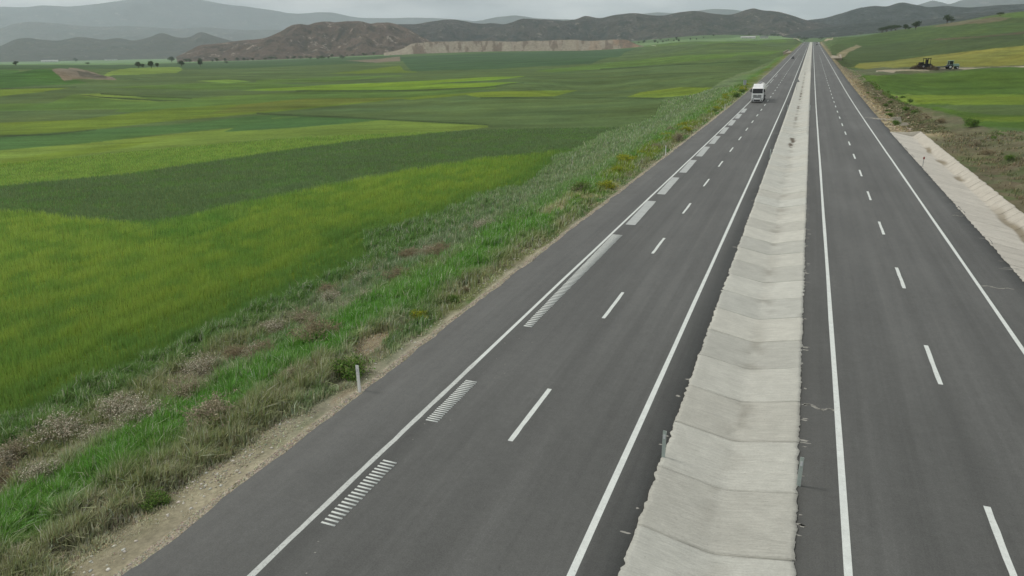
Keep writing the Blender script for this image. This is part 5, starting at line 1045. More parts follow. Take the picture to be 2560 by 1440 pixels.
# ---------------------------------------------------------------- trees
m_bark = plain("bark", lin(96, 84, 70), .95, .05, .2, 4)
def tree_meshes(seed, spread, hgt, nleaf, cols, trunk_h=.28):
    rg = np.random.default_rng(seed); mb = MB(); lobes = []
    mb.tube((0, 0, -.3), (0, 0, hgt * trunk_h), .035 * hgt, .026 * hgt, 7)
    for i_ in range(9):
        a = i_ * 2.4 + rg.uniform(-.4, .4); q = rg.uniform(.25, .8)
        p = Vector((math.cos(a) * spread * q * .7, math.sin(a) * spread * q * .7, hgt * rg.uniform(.42, .80)))
        mb.tube((0, 0, hgt * trunk_h * .9), p, .018 * hgt, .005 * hgt, 5, False)
        lobes.append((p, spread * rg.uniform(.28, .46), hgt * rg.uniform(.13, .21)))
    lobes.append((Vector((0, 0, hgt * .78)), spread * .45, hgt * .2))
    P = []
    for q in range(nleaf):
        c_, r1, r2 = lobes[rg.integers(0, len(lobes))]
        d = rg.normal(0, 1, 3); d /= np.linalg.norm(d); d *= rg.uniform(.45, 1.05)
        P.append((c_[0] + d[0] * r1, c_[1] + d[1] * r1, c_[2] + d[2] * r2))
    P = np.array(P)
    d1 = rg.normal(0, 1, (nleaf, 3)); d1 /= np.linalg.norm(d1, axis=1)[:, None]; d2 = np.cross(d1, rg.normal(0, 1, (nleaf, 3))); d2 /= np.linalg.norm(d2, axis=1)[:, None]
    s = hgt * .045 * rg.uniform(.6, 1.5, (nleaf, 1))
    V = np.stack([P - d1 * s, P + d2 * s * .6, P + d1 * s, P - d2 * s * .6], 1).reshape(-1, 3)
    cs = np.array([lin(*c_) for c_ in cols]); col = cs[rg.integers(0, len(cs), nleaf)] * rg.uniform(.7, 1.3, (nleaf, 1)) * 1.3 * 1.15
    return mb.mesh("trunk"), fast_mesh("crown", V, np.arange(nleaf * 4).reshape(-1, 4), np.repeat(col, 4, 0))
TC = [(52, 66, 40), (62, 76, 46), (44, 56, 36), (70, 82, 50)]
TREES = [tree_meshes(950 + q, sp, 1.0, 900, TC, th) for q, (sp, th) in enumerate([(.62, .2), (.85, .18), (.5, .3), (1.3, .12)])]
_tr = random.Random(4)
def tree(key, hgt, var, label, group=None, dx=0, dy=0, xyz=None):
    x, y, z = xyz or SPOT[key]; x += dx; y += dy
    z = float(ground_z([x], [y])[0])
    t = empty("tree", (x, y, z - .2), _tr.uniform(0, 6.28), label, "tree", group); t.scale = (hgt, hgt, hgt)
    put("trunk", TREES[var][0], m_bark, t); put("crown", TREES[var][1], m_fol, t)
tree('tree_a', 15, 1, 'dark round tree standing alone on the track where the right hillside begins')
tree('tree_b', 7.5, 3, 'leftmost dark tree of the long clump on the right ridge line')
tree('tree_b2', 8, 3, 'second dark tree from the left in the long clump on the right ridge')
tree('tree_b3', 8.5, 3, 'third dark tree from the left in the long clump on the right ridge')
tree('tree_b4', 8, 3, 'rightmost dark tree of the long clump on the right ridge line')
tree('tree_c', 8, 0, 'small bushy tree just right of the long clump on the ridge')
tree('tree_c2', 4, 1, 'smallest low tree between the clump and the spreading ridge tree')
tree('tree_d', 10.5, 1, 'spreading flat topped tree at the right end of the ridge row')
tree('tree_e', 8, 3, 'low dark bush like tree on the ridge left of the long clump')
tree('ridge_tree', 11, 0, 'dark upright tree on the bare brown hilltop at upper right')
tree('ridge_tree2', 5, 3, 'low spreading tree touching the upright one on the brown hilltop')
tree('ridge_tree3', 4, 3, 'lone low tree on the far right hilltop skyline')
for k, h_, v_, l_ in (('pl1', 7.5, 0, 'leftmost of the small trees at the bright field tip on the plain'), ('pl2', 5.5, 2, 'thin pale tree second from left at the bright field tip'),
    ('pl3', 9, 2, 'tallest slender tree at the bright field tip on the plain'), ('pl4', 6.5, 2, 'rightmost slim tree at the bright field tip on the plain'),
    ('pl5', 16, 1, 'broad dark tree behind the bright field tip below the low hills'), ('pl6', 9.5, 1, 'broad dark bushy tree right of the small tree row on the plain'),
    ('pl7', 10.5, 2, 'upright twin topped tree alone on the plain'), ('pl8', 6, 1, 'grey bush like tree on the plain at the left edge'),
    ('pl9', 20, 0, 'tree beside the long white shed on the plain'), ('pl10', 4, 3, 'low bush above the bare quarry mound'), ('pl11', 5, 3, 'lone low bush in mid plain below the brown hill')):
    tree(k, h_, v_, l_)
tree('cr1', 13, 3, 'big dark tree just left of where the road drops over the crest')
tree('cr2', 9, 3, 'dark tree just right of where the road drops over the crest')
tree('cr3', 10, 3, 'low wide tree behind the road crest on the right')
tree('cr4', 9, 3, 'small dark tree left of the road crest near the pale track')
for k in ('v1', 'v2', 'v3', 'v4', 'v5', 'v6', 'v7', 'v8'):
    for q in range(4):
        tree(k, _tr.uniform(5, 9), _tr.choice([0, 1, 3]), 'dark tree scattered over the pale green valley beyond the fields', 'trees scattered over the far valley', _tr.uniform(-70, 70), _tr.uniform(-90, 260))
for k in ('bl1', 'bl2', 'bl3', 'bl4', 'bl5', 'bl6'):
    tree(k, _tr.uniform(5, 8), _tr.choice([1, 3]), 'dark bush like tree on the plain at the foot of the brown hill', 'bushy trees at the foot of the brown hill')
for k in range(26):
    a_ = math.radians(-46.5 + 13.5 * k / 25 + _tr.uniform(-.3, .3)); d_ = _tr.uniform(1950, 2250)
    tree(None, _tr.uniform(6, 11), _tr.choice([0, 1, 3]), 'tree in the scattered row along the foot of the brown hill', 'tree row along the foot of the brown hill', xyz=(math.sin(a_) * d_, math.cos(a_) * d_, 0))
# ---------------------------------------------------------------- made things
m_white = plain("white_paint", (.86, .87, .87), .45, .4, .05, 2)
m_post = plain("white_post_plastic", (.84, .85, .82), .6, .3, .12, 7)
m_postg = plain("grey_green_post_plastic", (.40, .46, .43), .6, .3, .12, 7)
m_glass = plain("dark_glass", (.018, .02, .022), .12, .5, .05, 2)
m_black = plain("black_plastic", (.02, .02, .021), .6, .3, .1, 5)
m_rubber = plain("rubber", (.022, .022, .022), .9, .2, .15, 8)
m_metal = plain("bare_metal", (.35, .36, .37), .45, .5, .1, 5, .6)
m_grey = plain("grey_paint", (.33, .34, .34), .6, .3, .1, 4)
m_lamp = plain("lamp_glass", (.62, .64, .66), .15, .5, .04, 3)
m_red = plain("red_reflector", (.22, .025, .02), .4, .5, .1, 8)
m_teal = plain("faded_teal_paint", (.28, .42, .36), .6, .3, .18, 3)
m_bluegrey = plain("blue_grey_paint", (.12, .13, .17), .7, .2, .18, 3)
m_rust = plain("rusty_scrap", (.085, .055, .042), .95, .1, .35, 3)
m_brush = plain("cut_brushwood", (.17, .13, .085), .95, .1, .35, 2)
m_char = plain("burnt_metal", (.022, .022, .024), .85, .2, .3, 3)
m_wall = plain("whitewashed_wall", (.62, .61, .58), .9, .1, .08, .2)
m_roof = plain("pale_roof_sheet", (.50, .50, .49), .7, .2, .08, .3)
m_roofd = plain("dark_roof_sheet", (.14, .14, .14), .8, .2, .1, .3)

def post(x, y, h, wd, m, label, dark=True, lean=0.0, z=None):
    zz = float(road_z(y)) - .25 if z is None else z
    t = empty("marker_post", (x, y, zz), 0, label, "marker post"); t.rotation_euler = (0, lean, 0)
    b_ = MB(); b_.prism([(-.03, 0), (.03, 0), (.03, h + .25 - .03), (-.03, h + .25)], -wd / 2, wd / 2, .02); b_.build("post_body", m, t)
    f_ = MB(); f_.box((0, -.034, h + .25 - .22), (wd * .62, .012, .16), ch=.004); f_.build("reflector", m_lamp, t)
    return t
post(-15.02, 20.15, 1.10, .11, m_post, 'nearest white marker post at the left asphalt edge')
post(-15.2, 86.2, 1.15, .11, m_post, 'second white marker post along the left asphalt edge')
post(-15.2, 152.5, 1.15, .11, m_post, 'third white marker post along the left edge just before the lorry')
post(-3.02, 19.55, 1.0, .11, m_postg, 'nearest grey green post at the left rim of the concrete median')
post(1.03, 19.45, 1.0, .11, m_postg, 'nearest grey green post at the right rim of the concrete median')
post(-3.1, 86.4, 1.05, .11, m_postg, 'second pale post at the left rim of the concrete median')
post(1.05, 152.0, 1.05, .11, m_postg, 'far pale post at the right rim of the concrete median')
post(-3.1, 152.5, 1.05, .11, m_postg, 'far pale post at the left rim of the concrete median')
t = empty("marker_post", (12.22, 84.0, -.2), 0, 'slim grey post with dark red head on the rim of the right concrete ditch', "marker post")
q = MB(); q.tube((0, 0, 0), (0, 0, 1.0), .035, .03, 10); q.build("post_body", m_grey, t)
q = MB(); q.lathe((0, 0, .98), (0, 0, 1), [(0, .05), (.03, .085), (.2, .085), (.26, .04)], 12); q.build("reflector_head", m_red, t)

m_signback = plain('sign_back', (.42, .46, .48), .6, .3, .1, 3)
def sign(x, y, zb, h, shape, label):
    t = empty("road_sign", (x, y, zb), 0, label, "road sign")
    p_ = MB(); p_.tube((0, 0, -.3), (0, 0, h), .045, .045, 8); p_.build("pole", m_grey, t)
    b_ = MB(); s = .62
    if shape == 'tri':
        b_.add([(-s, .05, h - .75), (s, .05, h - .75), (0, .05, h + .35), (-s, .07, h - .75), (s, .07, h - .75), (0, .07, h + .35)], [(0, 1, 2), (5, 4, 3), (0, 3, 4, 1), (1, 4, 5, 2), (2, 5, 3, 0)])
    else: b_.box((0, .06, h - .55), (.8, .025, 1.25), ch=.01)
    b_.build("sign_plate", m_signback if shape != 'tri' else m_grey, t)
    c_ = MB()
    for zz in (h - .62, h - .2): c_.box((0, .04, zz), (.5, .03, .05))
    c_.build("bracket", m_grey, t)
sign(-2.55, 213.5, float(road_z(213)), 2.9, 'tri', 'grey back of a triangular road sign at the left rim of the median')
sign(-16.1, 210.0, float(road_z(210)) - .3, 3.1, 'rect', 'pale grey back of a tall rectangular road sign left of the lorry')
sign(-16.6, 640.0, float(road_z(640)) - .3, 3.0, 'rect', 'small far road sign on the left shoulder near the concrete headwall')

def wheel(parent, x, y, r, wd, name="wheel", hub=None):
    t = MB(); s = 1 if x >= 0 else -1
    t.lathe((x - wd / 2, y, r), (1, 0, 0), [(0, r * .62), (0, r * .9), (wd * .15, r), (wd * .85, r), (wd, r * .9), (wd, r * .62)], 20)
    o = t.build(name, m_rubber, parent, True)
    h_ = MB(); xo = x + s * (wd / 2 + .005)
    h_.lathe((xo - s * .06, y, r), (s, 0, 0), [(0, r * .6), (.05, r * .58), (.06, r * .3), (.11, r * .2)], 16)
    h_.build("rim", hub or m_metal, o)
    return o

# ---- articulated lorry, driving towards the eye
ty = 170.0; tx = -10.1
T = empty("lorry", (tx, ty, float(road_z(ty + 4)) + .004), 0, 'white lorry with dark windscreen driving towards the viewer in the outer left lane', "lorry")
T.rotation_euler = (math.atan(.004), 0, 0)
c_ = MB(); c_.prism([(0.0, .55), (-.06, .75), (-.04, 1.95), (.04, 2.05), (.30, 3.05), (.55, 3.22), (1.0, 3.30), (1.9, 3.35), (2.25, 3.30), (2.28, .75), (1.6, .75), (1.6, 1.15), (.55, 1.15), (.55, .55)], -1.22, 1.22, .035)
cab = c_.build("cab", m_white, T)
c_ = MB(); c_.prism([(.52, 3.24), (1.15, 3.85), (1.75, 4.0), (2.26, 3.98), (2.26, 3.34), (1.0, 3.30)], -1.05, 1.05, .09); c_.build("roof_fairing", m_white, T)
c_ = MB(); c_.prism([(-.06, 3.08), (.04, 3.02), (.34, 3.16), (.26, 3.28)], -1.12, 1.12, .03); c_.build("sun_visor", m_white, T)
c_ = MB(); c_.add([(-1.10, .00, 1.98), (1.10, .00, 1.98), (1.06, .285, 3.04), (-1.06, .285, 3.04), (-1.10, .03, 1.98), (1.10, .03, 1.98), (1.06, .31, 3.04), (-1.06, .31, 3.04)],
    [(0, 1, 2, 3), (7, 6, 5, 4), (0, 4, 5, 1), (1, 5, 6, 2), (2, 6, 7, 3), (3, 7, 4, 0)]); ws = c_.build("windscreen", m_glass, T)
c_ = MB(); c_.tube((-.7, -.02, 2.0), (.1, .06, 2.35), .014, .01, 5); c_.tube((.15, -.02, 2.0), (.9, .06, 2.35), .014, .01, 5); c_.build("wiper", m_black, ws)
g = MB()
for k in range(4): g.box((0, -.075, 1.12 + .17 * k), (1.72 - .1 * (k == 0), .05, .05), ch=.012)
gr = g.build("grille", m_metal, T)
g = MB(); g.box((0, -.055, 1.38), (1.78, .03, .74), ch=.01); g.build("grille_backing", m_grey, gr)
g = MB(); g.lathe((0, -.115, 1.55), (0, -1, 0), [(0, .17), (.03, .17), (.03, .15), (0, .15)], 24)
for k in range(3):
    a_ = math.pi / 2 + k * 2.094; g.tube((0, -.13, 1.55), (math.cos(a_) * .155, -.13, 1.55 + math.sin(a_) * .155), .022, .008, 6)
g.build("emblem", m_lamp, gr)
g = MB(); g.prism([(-.12, .32), (-.16, .45), (-.14, .98), (.0, 1.04), (.5, 1.0), (.5, .32)], -1.24, 1.24, .05); bp = g.build("bumper", m_white, T)
g = MB(); g.box((0, -.168, .55), (1.35, .04, .30), ch=.015); g.build("air_intake", m_black, bp)
for s in (-1, 1):
    g = MB(); g.box((s * .98, -.165, .58), (.36, .05, .22), ch=.02); g.build("fog_lamp", m_black, bp)
    g = MB(); g.add([(s * .62, -.165, .92), (s * 1.19, -.13, 1.0), (s * 1.19, -.13, .82), (s * .66, -.165, .80), (s * .62, -.10, .92), (s * 1.19, -.06, 1.0), (s * 1.19, -.06, .82), (s * .66, -.10, .80)],
        [(0, 1, 2, 3), (7, 6, 5, 4), (0, 4, 5, 1), (1, 5, 6, 2), (2, 6, 7, 3), (3, 7, 4, 0)]); g.build("headlight", m_lamp, T)
    g = MB(); g.tube((s * .60, -.175, .80), (s * 1.2, -.15, 1.03), .035, .035, 6); g.build("lamp_trim", m_black, T)
    g = MB(); g.box((s * 1.42, .1, 2.62), (.26, .16, .62), ch=.04); g.tube((s * 1.2, .2, 2.9), (s * 1.4, .12, 2.9), .025, .025, 6); g.tube((s * 1.2, .2, 2.35), (s * 1.4, .12, 2.35), .025, .025, 6); g.build("mirror", m_black, T)
    g = MB(); g.add([(s * 1.225, .34, 2.08), (s * 1.225, 1.25, 2.08), (s * 1.225, 1.25, 2.95), (s * 1.225, .55, 2.95), (s * 1.19, .34, 2.08), (s * 1.19, 1.25, 2.08), (s * 1.19, 1.25, 2.95), (s * 1.19, .55, 2.95)],
        [(0, 1, 2, 3), (7, 6, 5, 4), (0, 4, 5, 1), (1, 5, 6, 2), (2, 6, 7, 3), (3, 7, 4, 0)]); g.build("side_window", m_glass, T)
    wheel(T, s * 1.05, 1.08, .50, .32); wheel(T, s * .95, 4.7, .50, .55)
    for k in range(3): wheel(T, s * .98, 8.6 + 1.3 * k, .49, .42)
    g = MB(); g.box((s * 1.18, 3.1, .85), (.12, 1.5, .7), ch=.03); g.build("side_skirt", m_grey, T)
    g = MB(); g.box((s * 1.15, 6.6, .8), (.06, 2.4, .55), ch=.02); g.build("side_guard", m_black, T)
g = MB(); g.box((0, -.17, .42), (.52, .012, .11)); g.build("number_plate", m_white, bp)
g = MB(); g.box((0, 4.0, .72), (.9, 5.4, .26), ch=.03); g.box((0, 7.6, .92), (1.1, 8.0, .22), ch=.03); g.build("chassis", m_black, T)
m_tank = plain("tank_paint", (.66, .65, .61), .4, .4, .06, 1.0)
g = MB(); n = 28
rings = [(2.85, .30), (2.90, .86), (3.05, .97), (3.3, 1.0), (7.0, 1.0), (11.6, 1.0), (11.9, .97), (12.05, .86), (12.1, .3)]
vs = []; fs = []
for yy, k in rings: vs += [(math.cos(2 * math.pi * i / n) * 1.23 * k, yy, 2.62 + math.sin(2 * math.pi * i / n) * 1.30 * k) for i in range(n)]
for r_ in range(len(rings) - 1): fs += [(r_ * n + i, r_ * n + (i + 1) % n, (r_ + 1) * n + (i + 1) % n, (r_ + 1) * n + i) for i in range(n)]
fs += [tuple(range(n)), tuple(range((len(rings) - 1) * n, len(rings) * n))]
g.add(vs, fs); tr = g.build("tank", m_tank, T, True)
g = MB(); g.box((0, 7.4, 3.96), (.5, 7.6, .05), ch=.01)
for yy in (4.4, 7.4, 10.4): g.lathe((0, yy, 3.92), (0, 0, 1), [(0, .33), (.12, .33), (.16, .28)], 16)
g.build("walkway", m_grey, tr)
g = MB()
for yy in (4.0, 6.5, 9.0, 11.2): g.box((0, yy, 1.28), (2.1, .16, .42), ch=.02)
g.box((0, 7.4, 1.1), (1.9, 8.6, .14), ch=.02); g.build("cradle", m_grey, tr)

# ---- cars far up the road
def car(x, y, m, label, heading=0.0, pick=False):
    t = empty("car", (x, y, float(road_z(y)) + .004), heading, label, "car")
    t.rotation_euler[0] = math.atan(.0122) * (1 if abs(heading) < 1 else -1)
    b_ = MB(); b_.prism([(0, .32), (-.04, .55), (.06, .74), (.95, .92), (3.5, .98), (4.25, .92), (4.4, .6), (4.35, .32)], -.88, .88, .06); b_.build("body", m, t)
    b_ = MB(); b_.prism([(.98, .90), (1.7, 1.38), (2.1, 1.46), (3.1, 1.44), (3.95, .96)], -.76, .76, .10); cb = b_.build("cabin_glass", m_glass, t)
    b_ = MB(); b_.prism([(1.68, 1.40), (2.1, 1.475), (3.1, 1.455), (3.3, 1.38), (3.1, 1.42), (2.1, 1.44)], -.70, .70); b_.build("roof_panel", m, cb)
    for s in (-1, 1):
        g = MB(); g.box((s * .62, -.02, .66), (.36, .08, .13), ch=.02); g.build("headlight", m_lamp, t)
        g = MB(); g.box((s * .66, 4.39, .76), (.3, .06, .14), ch=.02); g.build("tail_light", m_red, t)
        for yy in (.85, 3.45): wheel(t, s * .78, yy, .32, .2)
    return t
m_dark = plain("dark_car_paint", (.012, .013, .017), .35, .5, .05, 2)
m_silver = plain("silver_car_paint", (.42, .43, .44), .35, .5, .05, 2, .4)
car(-9.9, 487, m_dark, 'dark car following the lorry in the left carriageway')
car(-9.2, 1135, m_silver, 'tiny pale car near the crest in the left carriageway')
car(6.6, 1060, m_dark, 'dark car driving away near the crest in the right carriageway', math.pi)
car(8.0, 1290, m_dark, 'farthest dark car at the crest beside the pale van in the right carriageway', math.pi)
t = empty("van", (9.9, 1200, float(road_z(1200)) + .004), math.pi, 'white van parked at the right edge near the road crest', "van")
g = MB(); g.prism([(0, .35), (-.05, .8), (.1, 1.05), (.75, 1.25), (1.35, 2.0), (1.8, 2.2), (5.0, 2.2), (5.2, 2.1), (5.2, .35)], -.98, .98, .06); g.build("body", m_white, t)
g = MB(); g.add([(-.85, .70, 1.30), (.85, .70, 1.30), (.8, 1.26, 1.98), (-.8, 1.26, 1.98), (-.85, .78, 1.27), (.85, .78, 1.27), (.8, 1.34, 1.95), (-.8, 1.34, 1.95)], [(0, 1, 2, 3), (7, 6, 5, 4), (0, 4, 5, 1), (1, 5, 6, 2), (2, 6, 7, 3), (3, 7, 4, 0)]); g.build("windscreen", m_glass, t)
for s in (-1, 1):
    for yy in (.95, 4.2): wheel(t, s * .88, yy, .34, .22)

# ---- tractor and low trailer hauling scrap and brushwood on the field track
bx, by = 47.0, 392.0
def gz1(x, y): return float(ground_z([x], [y])[0])
ang = math.atan2(5.0, 17.0)
def world(lx, ly=0.0): return (bx + lx * math.cos(ang) - ly * math.sin(ang), by + lx * math.sin(ang) + ly * math.cos(ang))
def wheel_y(parent, x, y, r, wd, hub=None):
    t = MB(); s = -1 if y < 0 else 1
    t.lathe((x, y - wd / 2, r), (0, 1, 0), [(0, r * .6), (0, r * .9), (wd * .15, r), (wd * .85, r), (wd, r * .9), (wd, r * .6)], 18); o = t.build("wheel", m_rubber, parent, True)
    h_ = MB(); h_.lathe((x, y + s * (wd / 2 - .05), r), (0, s, 0), [(0, r * .58), (.06, r * .5), (.1, r * .2)], 14); h_.build("rim", hub or m_grey, o)
x, y = world(15.4)
t = empty("tractor", (x, y, gz1(x, y)), ang, 'faded teal tractor with a pale cab frame on the field track at right', "tractor"); t.scale = (1.2, 1.2, 1.2)
g = MB(); g.box((2.0, 0, 1.55), (2.2, 1.0, .95), ch=.1); g.box((3.2, 0, 1.25), (.5, .8, .6), ch=.06); hood = g.build("hood", m_teal, t)
g = MB(); g.box((3.12, 0, 1.55), (.06, .9, .75), ch=.02); g.build("grille", m_lamp, hood)
g = MB(); g.box((.0, 0, 1.2), (2.2, 1.1, .7), ch=.08); g.build("body", m_bluegrey, t)
g = MB()
for ax in (-.75, .85):
    for ay in (-.72, .72): g.tube((ax, ay, 1.5), (ax * .9, ay * .92, 3.15), .07, .06, 6)
g.box((.03, 0, 3.2), (1.9, 1.7, .14), ch=.05); g.build("cab_frame", m_teal, t)
g = MB(); g.box((.05, 0, 2.35), (1.42, 1.26, 1.5), taper=.92); g.build("cab_glass", m_glass, t)
g = MB(); g.tube((1.3, .3, 2.0), (1.3, .3, 3.3), .07, .07, 8); g.build("exhaust_pipe", m_teal, t)
for s in (-1, 1):
    wheel_y(t, -.3, s * .95, .85, .45, m_lamp); wheel_y(t, 2.5, s * .8, .55, .32, m_lamp)
    g = MB(); g.box((-.3, s * .95, 1.72), (1.3, .5, .08), ch=.03); g.build("mudguard", m_teal, t)
x, y = world(9.2)
t = empty("farm_trailer", (x, y, gz1(x, y)), ang, 'long low blue grey trailer coupled behind the teal tractor', "trailer")
g = MB(); g.box((0, 0, 1.0), (9.0, 2.4, .22), ch=.04); g.build("bed", m_bluegrey, t)
g = MB(); g.add([(1.0, -1.2, 1.1), (5.2, -1.2, 1.1), (5.2, -1.2, 1.75), (2.6, -1.2, 1.25), (1.0, -1.14, 1.1), (5.2, -1.14, 1.1), (5.2, -1.14, 1.75), (2.6, -1.14, 1.25)], [(0, 1, 2, 3), (7, 6, 5, 4), (0, 4, 5, 1), (1, 5, 6, 2), (2, 6, 7, 3), (3, 7, 4, 0)]); g.build("side_board", m_bluegrey, t)
g = MB(); g.tube((4.4, 0, .95), (5.9, 0, .8), .1, .08, 6); g.build("drawbar", m_black, t)
for s in (-1, 1):
    for xx in (-3.0, -1.7, .9): wheel_y(t, xx, s * 1.05, .5, .32)
def tangle(name, x, y, rad, hgt, n, m, label, cat, seed, z0):
    rg = random.Random(seed); q = MB()
    for k in range(n):
        r0 = rad * rg.random() ** .6; a0 = rg.uniform(0, 6.28); hz = hgt * (1 - (r0 / rad) ** 1.5) * rg.random()
        c0 = Vector((r0 * math.cos(a0) * 1.25, r0 * math.sin(a0) * .8, hz + .05)); d = Vector((rg.gauss(0, 1), rg.gauss(0, 1), rg.gauss(.1, .5))).normalized() * rg.uniform(.4, 1.3)
        q.tube(c0 - d * .5, c0 + d * .5, rg.uniform(.03, .11), .03, 5)
    o = q.build(name, m); o.location = (x, y, z0); o.rotation_euler = (0, 0, ang)
    return tag(o, label, cat)
x, y = world(6.6, -1.5); tangle("brushwood_pile", x, y, 2.6, 2.5, 300, m_brush, 'tan heap of cut brushwood between the dark machine and the teal tractor', "brushwood", 3, gz1(x, y) - .05)
x, y = world(1.0, -.6); tangle("scrap_pile", x, y, 3.2, 2.9, 360, m_rust, 'rusty brown scrap heap at the left end of the row on the track', "scrap pile", 4, gz1(x, y) - .05)
x, y = world(4.2)
t = empty("loader", (x, y, gz1(x, y)), ang + .1, 'dark burnt looking loader with an open cab frame beside the rusty heap', "loader"); t.scale = (1.3, 1.3, 1.3)
g = MB(); g.box((0, 0, 1.35), (3.6, 1.7, .8), ch=.1); g.box((-1.5, 0, 1.9), (1.5, 1.3, .8), ch=.1); g.build("body", m_char, t)
g = MB()
for ax in (-.5, .4, 1.3):
    for ay in (-.8, .8): g.tube((ax, ay, 1.7), (ax, ay * .95, 3.55), .10, .09, 6)
g.box((.4, 0, 3.6), (2.2, 1.85, .2), ch=.05); g.box((.4, .1, 2.5), (.7, .6, 1.5), ch=.1); g.build("cab_frame", m_char, t)
g = MB(); g.tube((-1.4, -.9, 1.8), (-2.9, -.9, .9), .14, .1, 6); g.tube((-1.4, .9, 1.8), (-2.9, .9, .9), .14, .1, 6); g.prism([(-.5, .3), (.45, .3), (.2, .5), (-.2, .55), (-.35, 1.2), (-.5, 1.2)], -1.3, 1.3); arm = g.build("loader_arm", m_char, t)
for s in (-1, 1):
    for xx in (-1.3, 1.4): wheel_y(t, xx, s * 1.05, .75, .5)

# ---- concrete headwalls beside the road
def wallquad(name, pts, th, m, label, cat):
    """a slab through four corner points, th thick"""
    P = [Vector(p) for p in pts]; n_ = (P[1] - P[0]).cross(P[3] - P[0]).normalized() * th
    q = MB(); q.add([tuple(p) for p in P] + [tuple(p - n_) for p in P], [(0, 1, 2, 3), (7, 6, 5, 4), (0, 4, 5, 1), (1, 5, 6, 2), (2, 6, 7, 3), (3, 7, 4, 0)])
    return q
m_hw = plain("headwall_concrete", lin(160, 150, 134), .95, .1, .12, 1.0)
yh = 540.0; z0 = float(road_z(yh))
t = empty("headwall", (EDGE_R, yh, z0), 0, 'pale concrete drainage headwall with a V shaped wing right of the road', "headwall")
wallquad("apron", [(.1, -50, -.5), (5.2, -40, -.8), (5.6, 12, -.1), (.1, 45, .1)], 2.2, m_hw, '', '').build("apron", m_hw, t)
wallquad("wing", [(5.2, -40, -.8), (6.4, -38, -.8), (7.4, 12, 1.0), (6.2, 16, .8)], 2.0, m_hw, '', '').build("wing_wall", m_hw, t)
wallquad("kerb", [(1.0, -54, -.6), (6.4, -42, -.7), (6.5, -40, -.3), (1.0, -52, -.2)], .4, m_hw, '', '').build("end_sill", m_hw, t)
yh = 690.0; z0 = float(road_z(yh))
t = empty("headwall", (EDGE_L, yh, z0), 0, 'pale concrete culvert slab at the left road edge far ahead', "headwall")
wallquad("apron", [(-5.5, -62, -.3), (-.2, -62, .06), (-.2, 60, .06), (-5.0, 60, .6)], 2.4, m_hw, '', '').build("apron", m_hw, t)
wallquad("wing", [(-5.6, -62, -.3), (-5.6, 60, .5), (-5.2, 60, 1.6), (-5.2, -62, .7)], .5, m_hw, '', '').build("wing_wall", m_hw, t)

# ---- lumps of broken concrete on the right shoulder
def chunk(x, y, a, b, h, seed, label):
    rg = random.Random(seed); n = 7; q = MB(); top = []; bot = []
    for k in range(n):
        an = 2 * math.pi * k / n + rg.uniform(-.25, .25); s = rg.uniform(.75, 1.15)
        top.append((math.cos(an) * a * s, math.sin(an) * b * s, h * rg.uniform(.85, 1.1))); bot.append((math.cos(an) * a * s * 1.04, math.sin(an) * b * s * 1.04, -.3))
    q.add(bot + top, [tuple(reversed(range(n))), tuple(range(n, 2 * n))] + [(k, (k + 1) % n, n + (k + 1) % n, n + k) for k in range(n)])
    o = q.build("concrete_slab", m_hw2); o.location = (x, y, gz1(x, y)); o.rotation_euler = (rg.uniform(-.12, .12), rg.uniform(-.05, .15), rg.uniform(0, 3))
    tag(o, label, "slab")
m_hw2 = plain("broken_concrete", lin(184, 178, 164), .95, .1, .16, 2.0)
chunk(13.6, 137.5, 1.5, 2.6, .22, 1, 'largest flat broken concrete slab on the right shoulder past the ditch')
chunk(13.9, 131.0, 1.2, 1.9, .2, 2, 'second flat concrete slab on the right shoulder, nearer the ditch end')
chunk(14.8, 144.0, .9, 1.5, .22, 3, 'small broken concrete slab farthest up the right shoulder')
chunk(15.4, 126.0, .6, .9, .3, 4, 'small pale concrete lump among weeds near the ditch end')

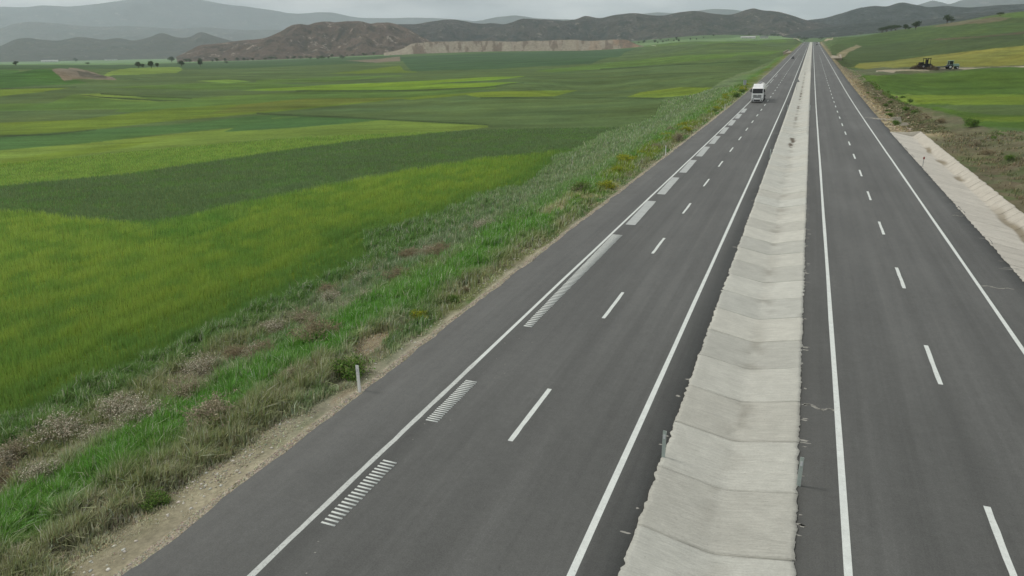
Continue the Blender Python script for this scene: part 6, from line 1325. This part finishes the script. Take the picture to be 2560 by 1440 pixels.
# ---- sheds on the plain
def shed(key, L, D_, h, az, label, roof=None, wl=None, dxy=(0, 0)):
    x, y, z = SPOT[key]; x += dxy[0]; y += dxy[1]; z = gz1(x, y)
    t = empty("shed", (x, y, z), az, label, "shed")
    g = MB(); g.box((0, 0, h / 2 - 1), (L, D_, h + 2)); g.build("wall", wl or m_wall, t)
    g = MB(); g.prism([(-D_ / 2 - .6, h), (0, h + D_ * .22), (D_ / 2 + .6, h), (D_ / 2 + .6, h + .25), (0, h + D_ * .22 + .3), (-D_ / 2 - .6, h + .25)], -L / 2 - .5, L / 2 + .5); g.build("roof", roof or m_roof, t)
    g = MB()
    for k in range(int(L / 12)): g.box((-L / 2 + 6 + 12 * k, -D_ / 2 - .03, h * .45), (3.0, .12, h * .5))
    g.build("doors", m_grey, t)
A0 = math.radians(48)
shed('shedl3', 190, 16, 6.5, A0, 'very long white shed on the plain below the hazy low hills', dxy=(-60, -40))
shed('shedl2', 70, 15, 5.5, A0, 'white shed left of the longest one on the far plain')
shed('shedl1', 60, 14, 5, A0, 'small grey white shed farthest left on the plain', m_roofd, dxy=(350, 230))
shed('shedl4', 60, 14, 6, A0, 'low pale shed at the right end of the far farm buildings')
shed('shedr', 46, 14, 3.4, .05, 'long pale roofed shed in the valley just left of the road crest')
shed('shedq', 26, 14, 3.6, .05, 'dark roofed shed adjoining the pale one in the valley', m_roofd)

# ---------------------------------------------------------------- air
zmin = min(v.co.z for v in gme.vertices) - 1.0
for o in bpy.data.objects:
    if o.type == 'MESH' and o.name.split('.')[0] in ('hill', 'mountain', 'terrain'):
        zmin = min(zmin, min(v.co.z for v in o.data.vertices) - 1.0)
g = MB(); zt_ = 880.0; g.box((0, 0, (zmin + zt_) / 2), (30000, 30000, zt_ - zmin))
m_air = bpy.data.materials.new("hazy_air"); m_air.use_nodes = True
nt = m_air.node_tree; nt.nodes.clear()
o_ = nt.nodes.new("ShaderNodeOutputMaterial"); pv = nt.nodes.new("ShaderNodeVolumePrincipled")
pv.inputs['Color'].default_value = (.80, .91, 1.0, 1); pv.inputs['Density'].default_value = 0.88e-4; pv.inputs['Anisotropy'].default_value = .55
nt.links.new(pv.outputs['Volume'], o_.inputs['Volume'])
tag(g.build("haze", m_air), kind='stuff', label='thin grey blue haze over the valley')
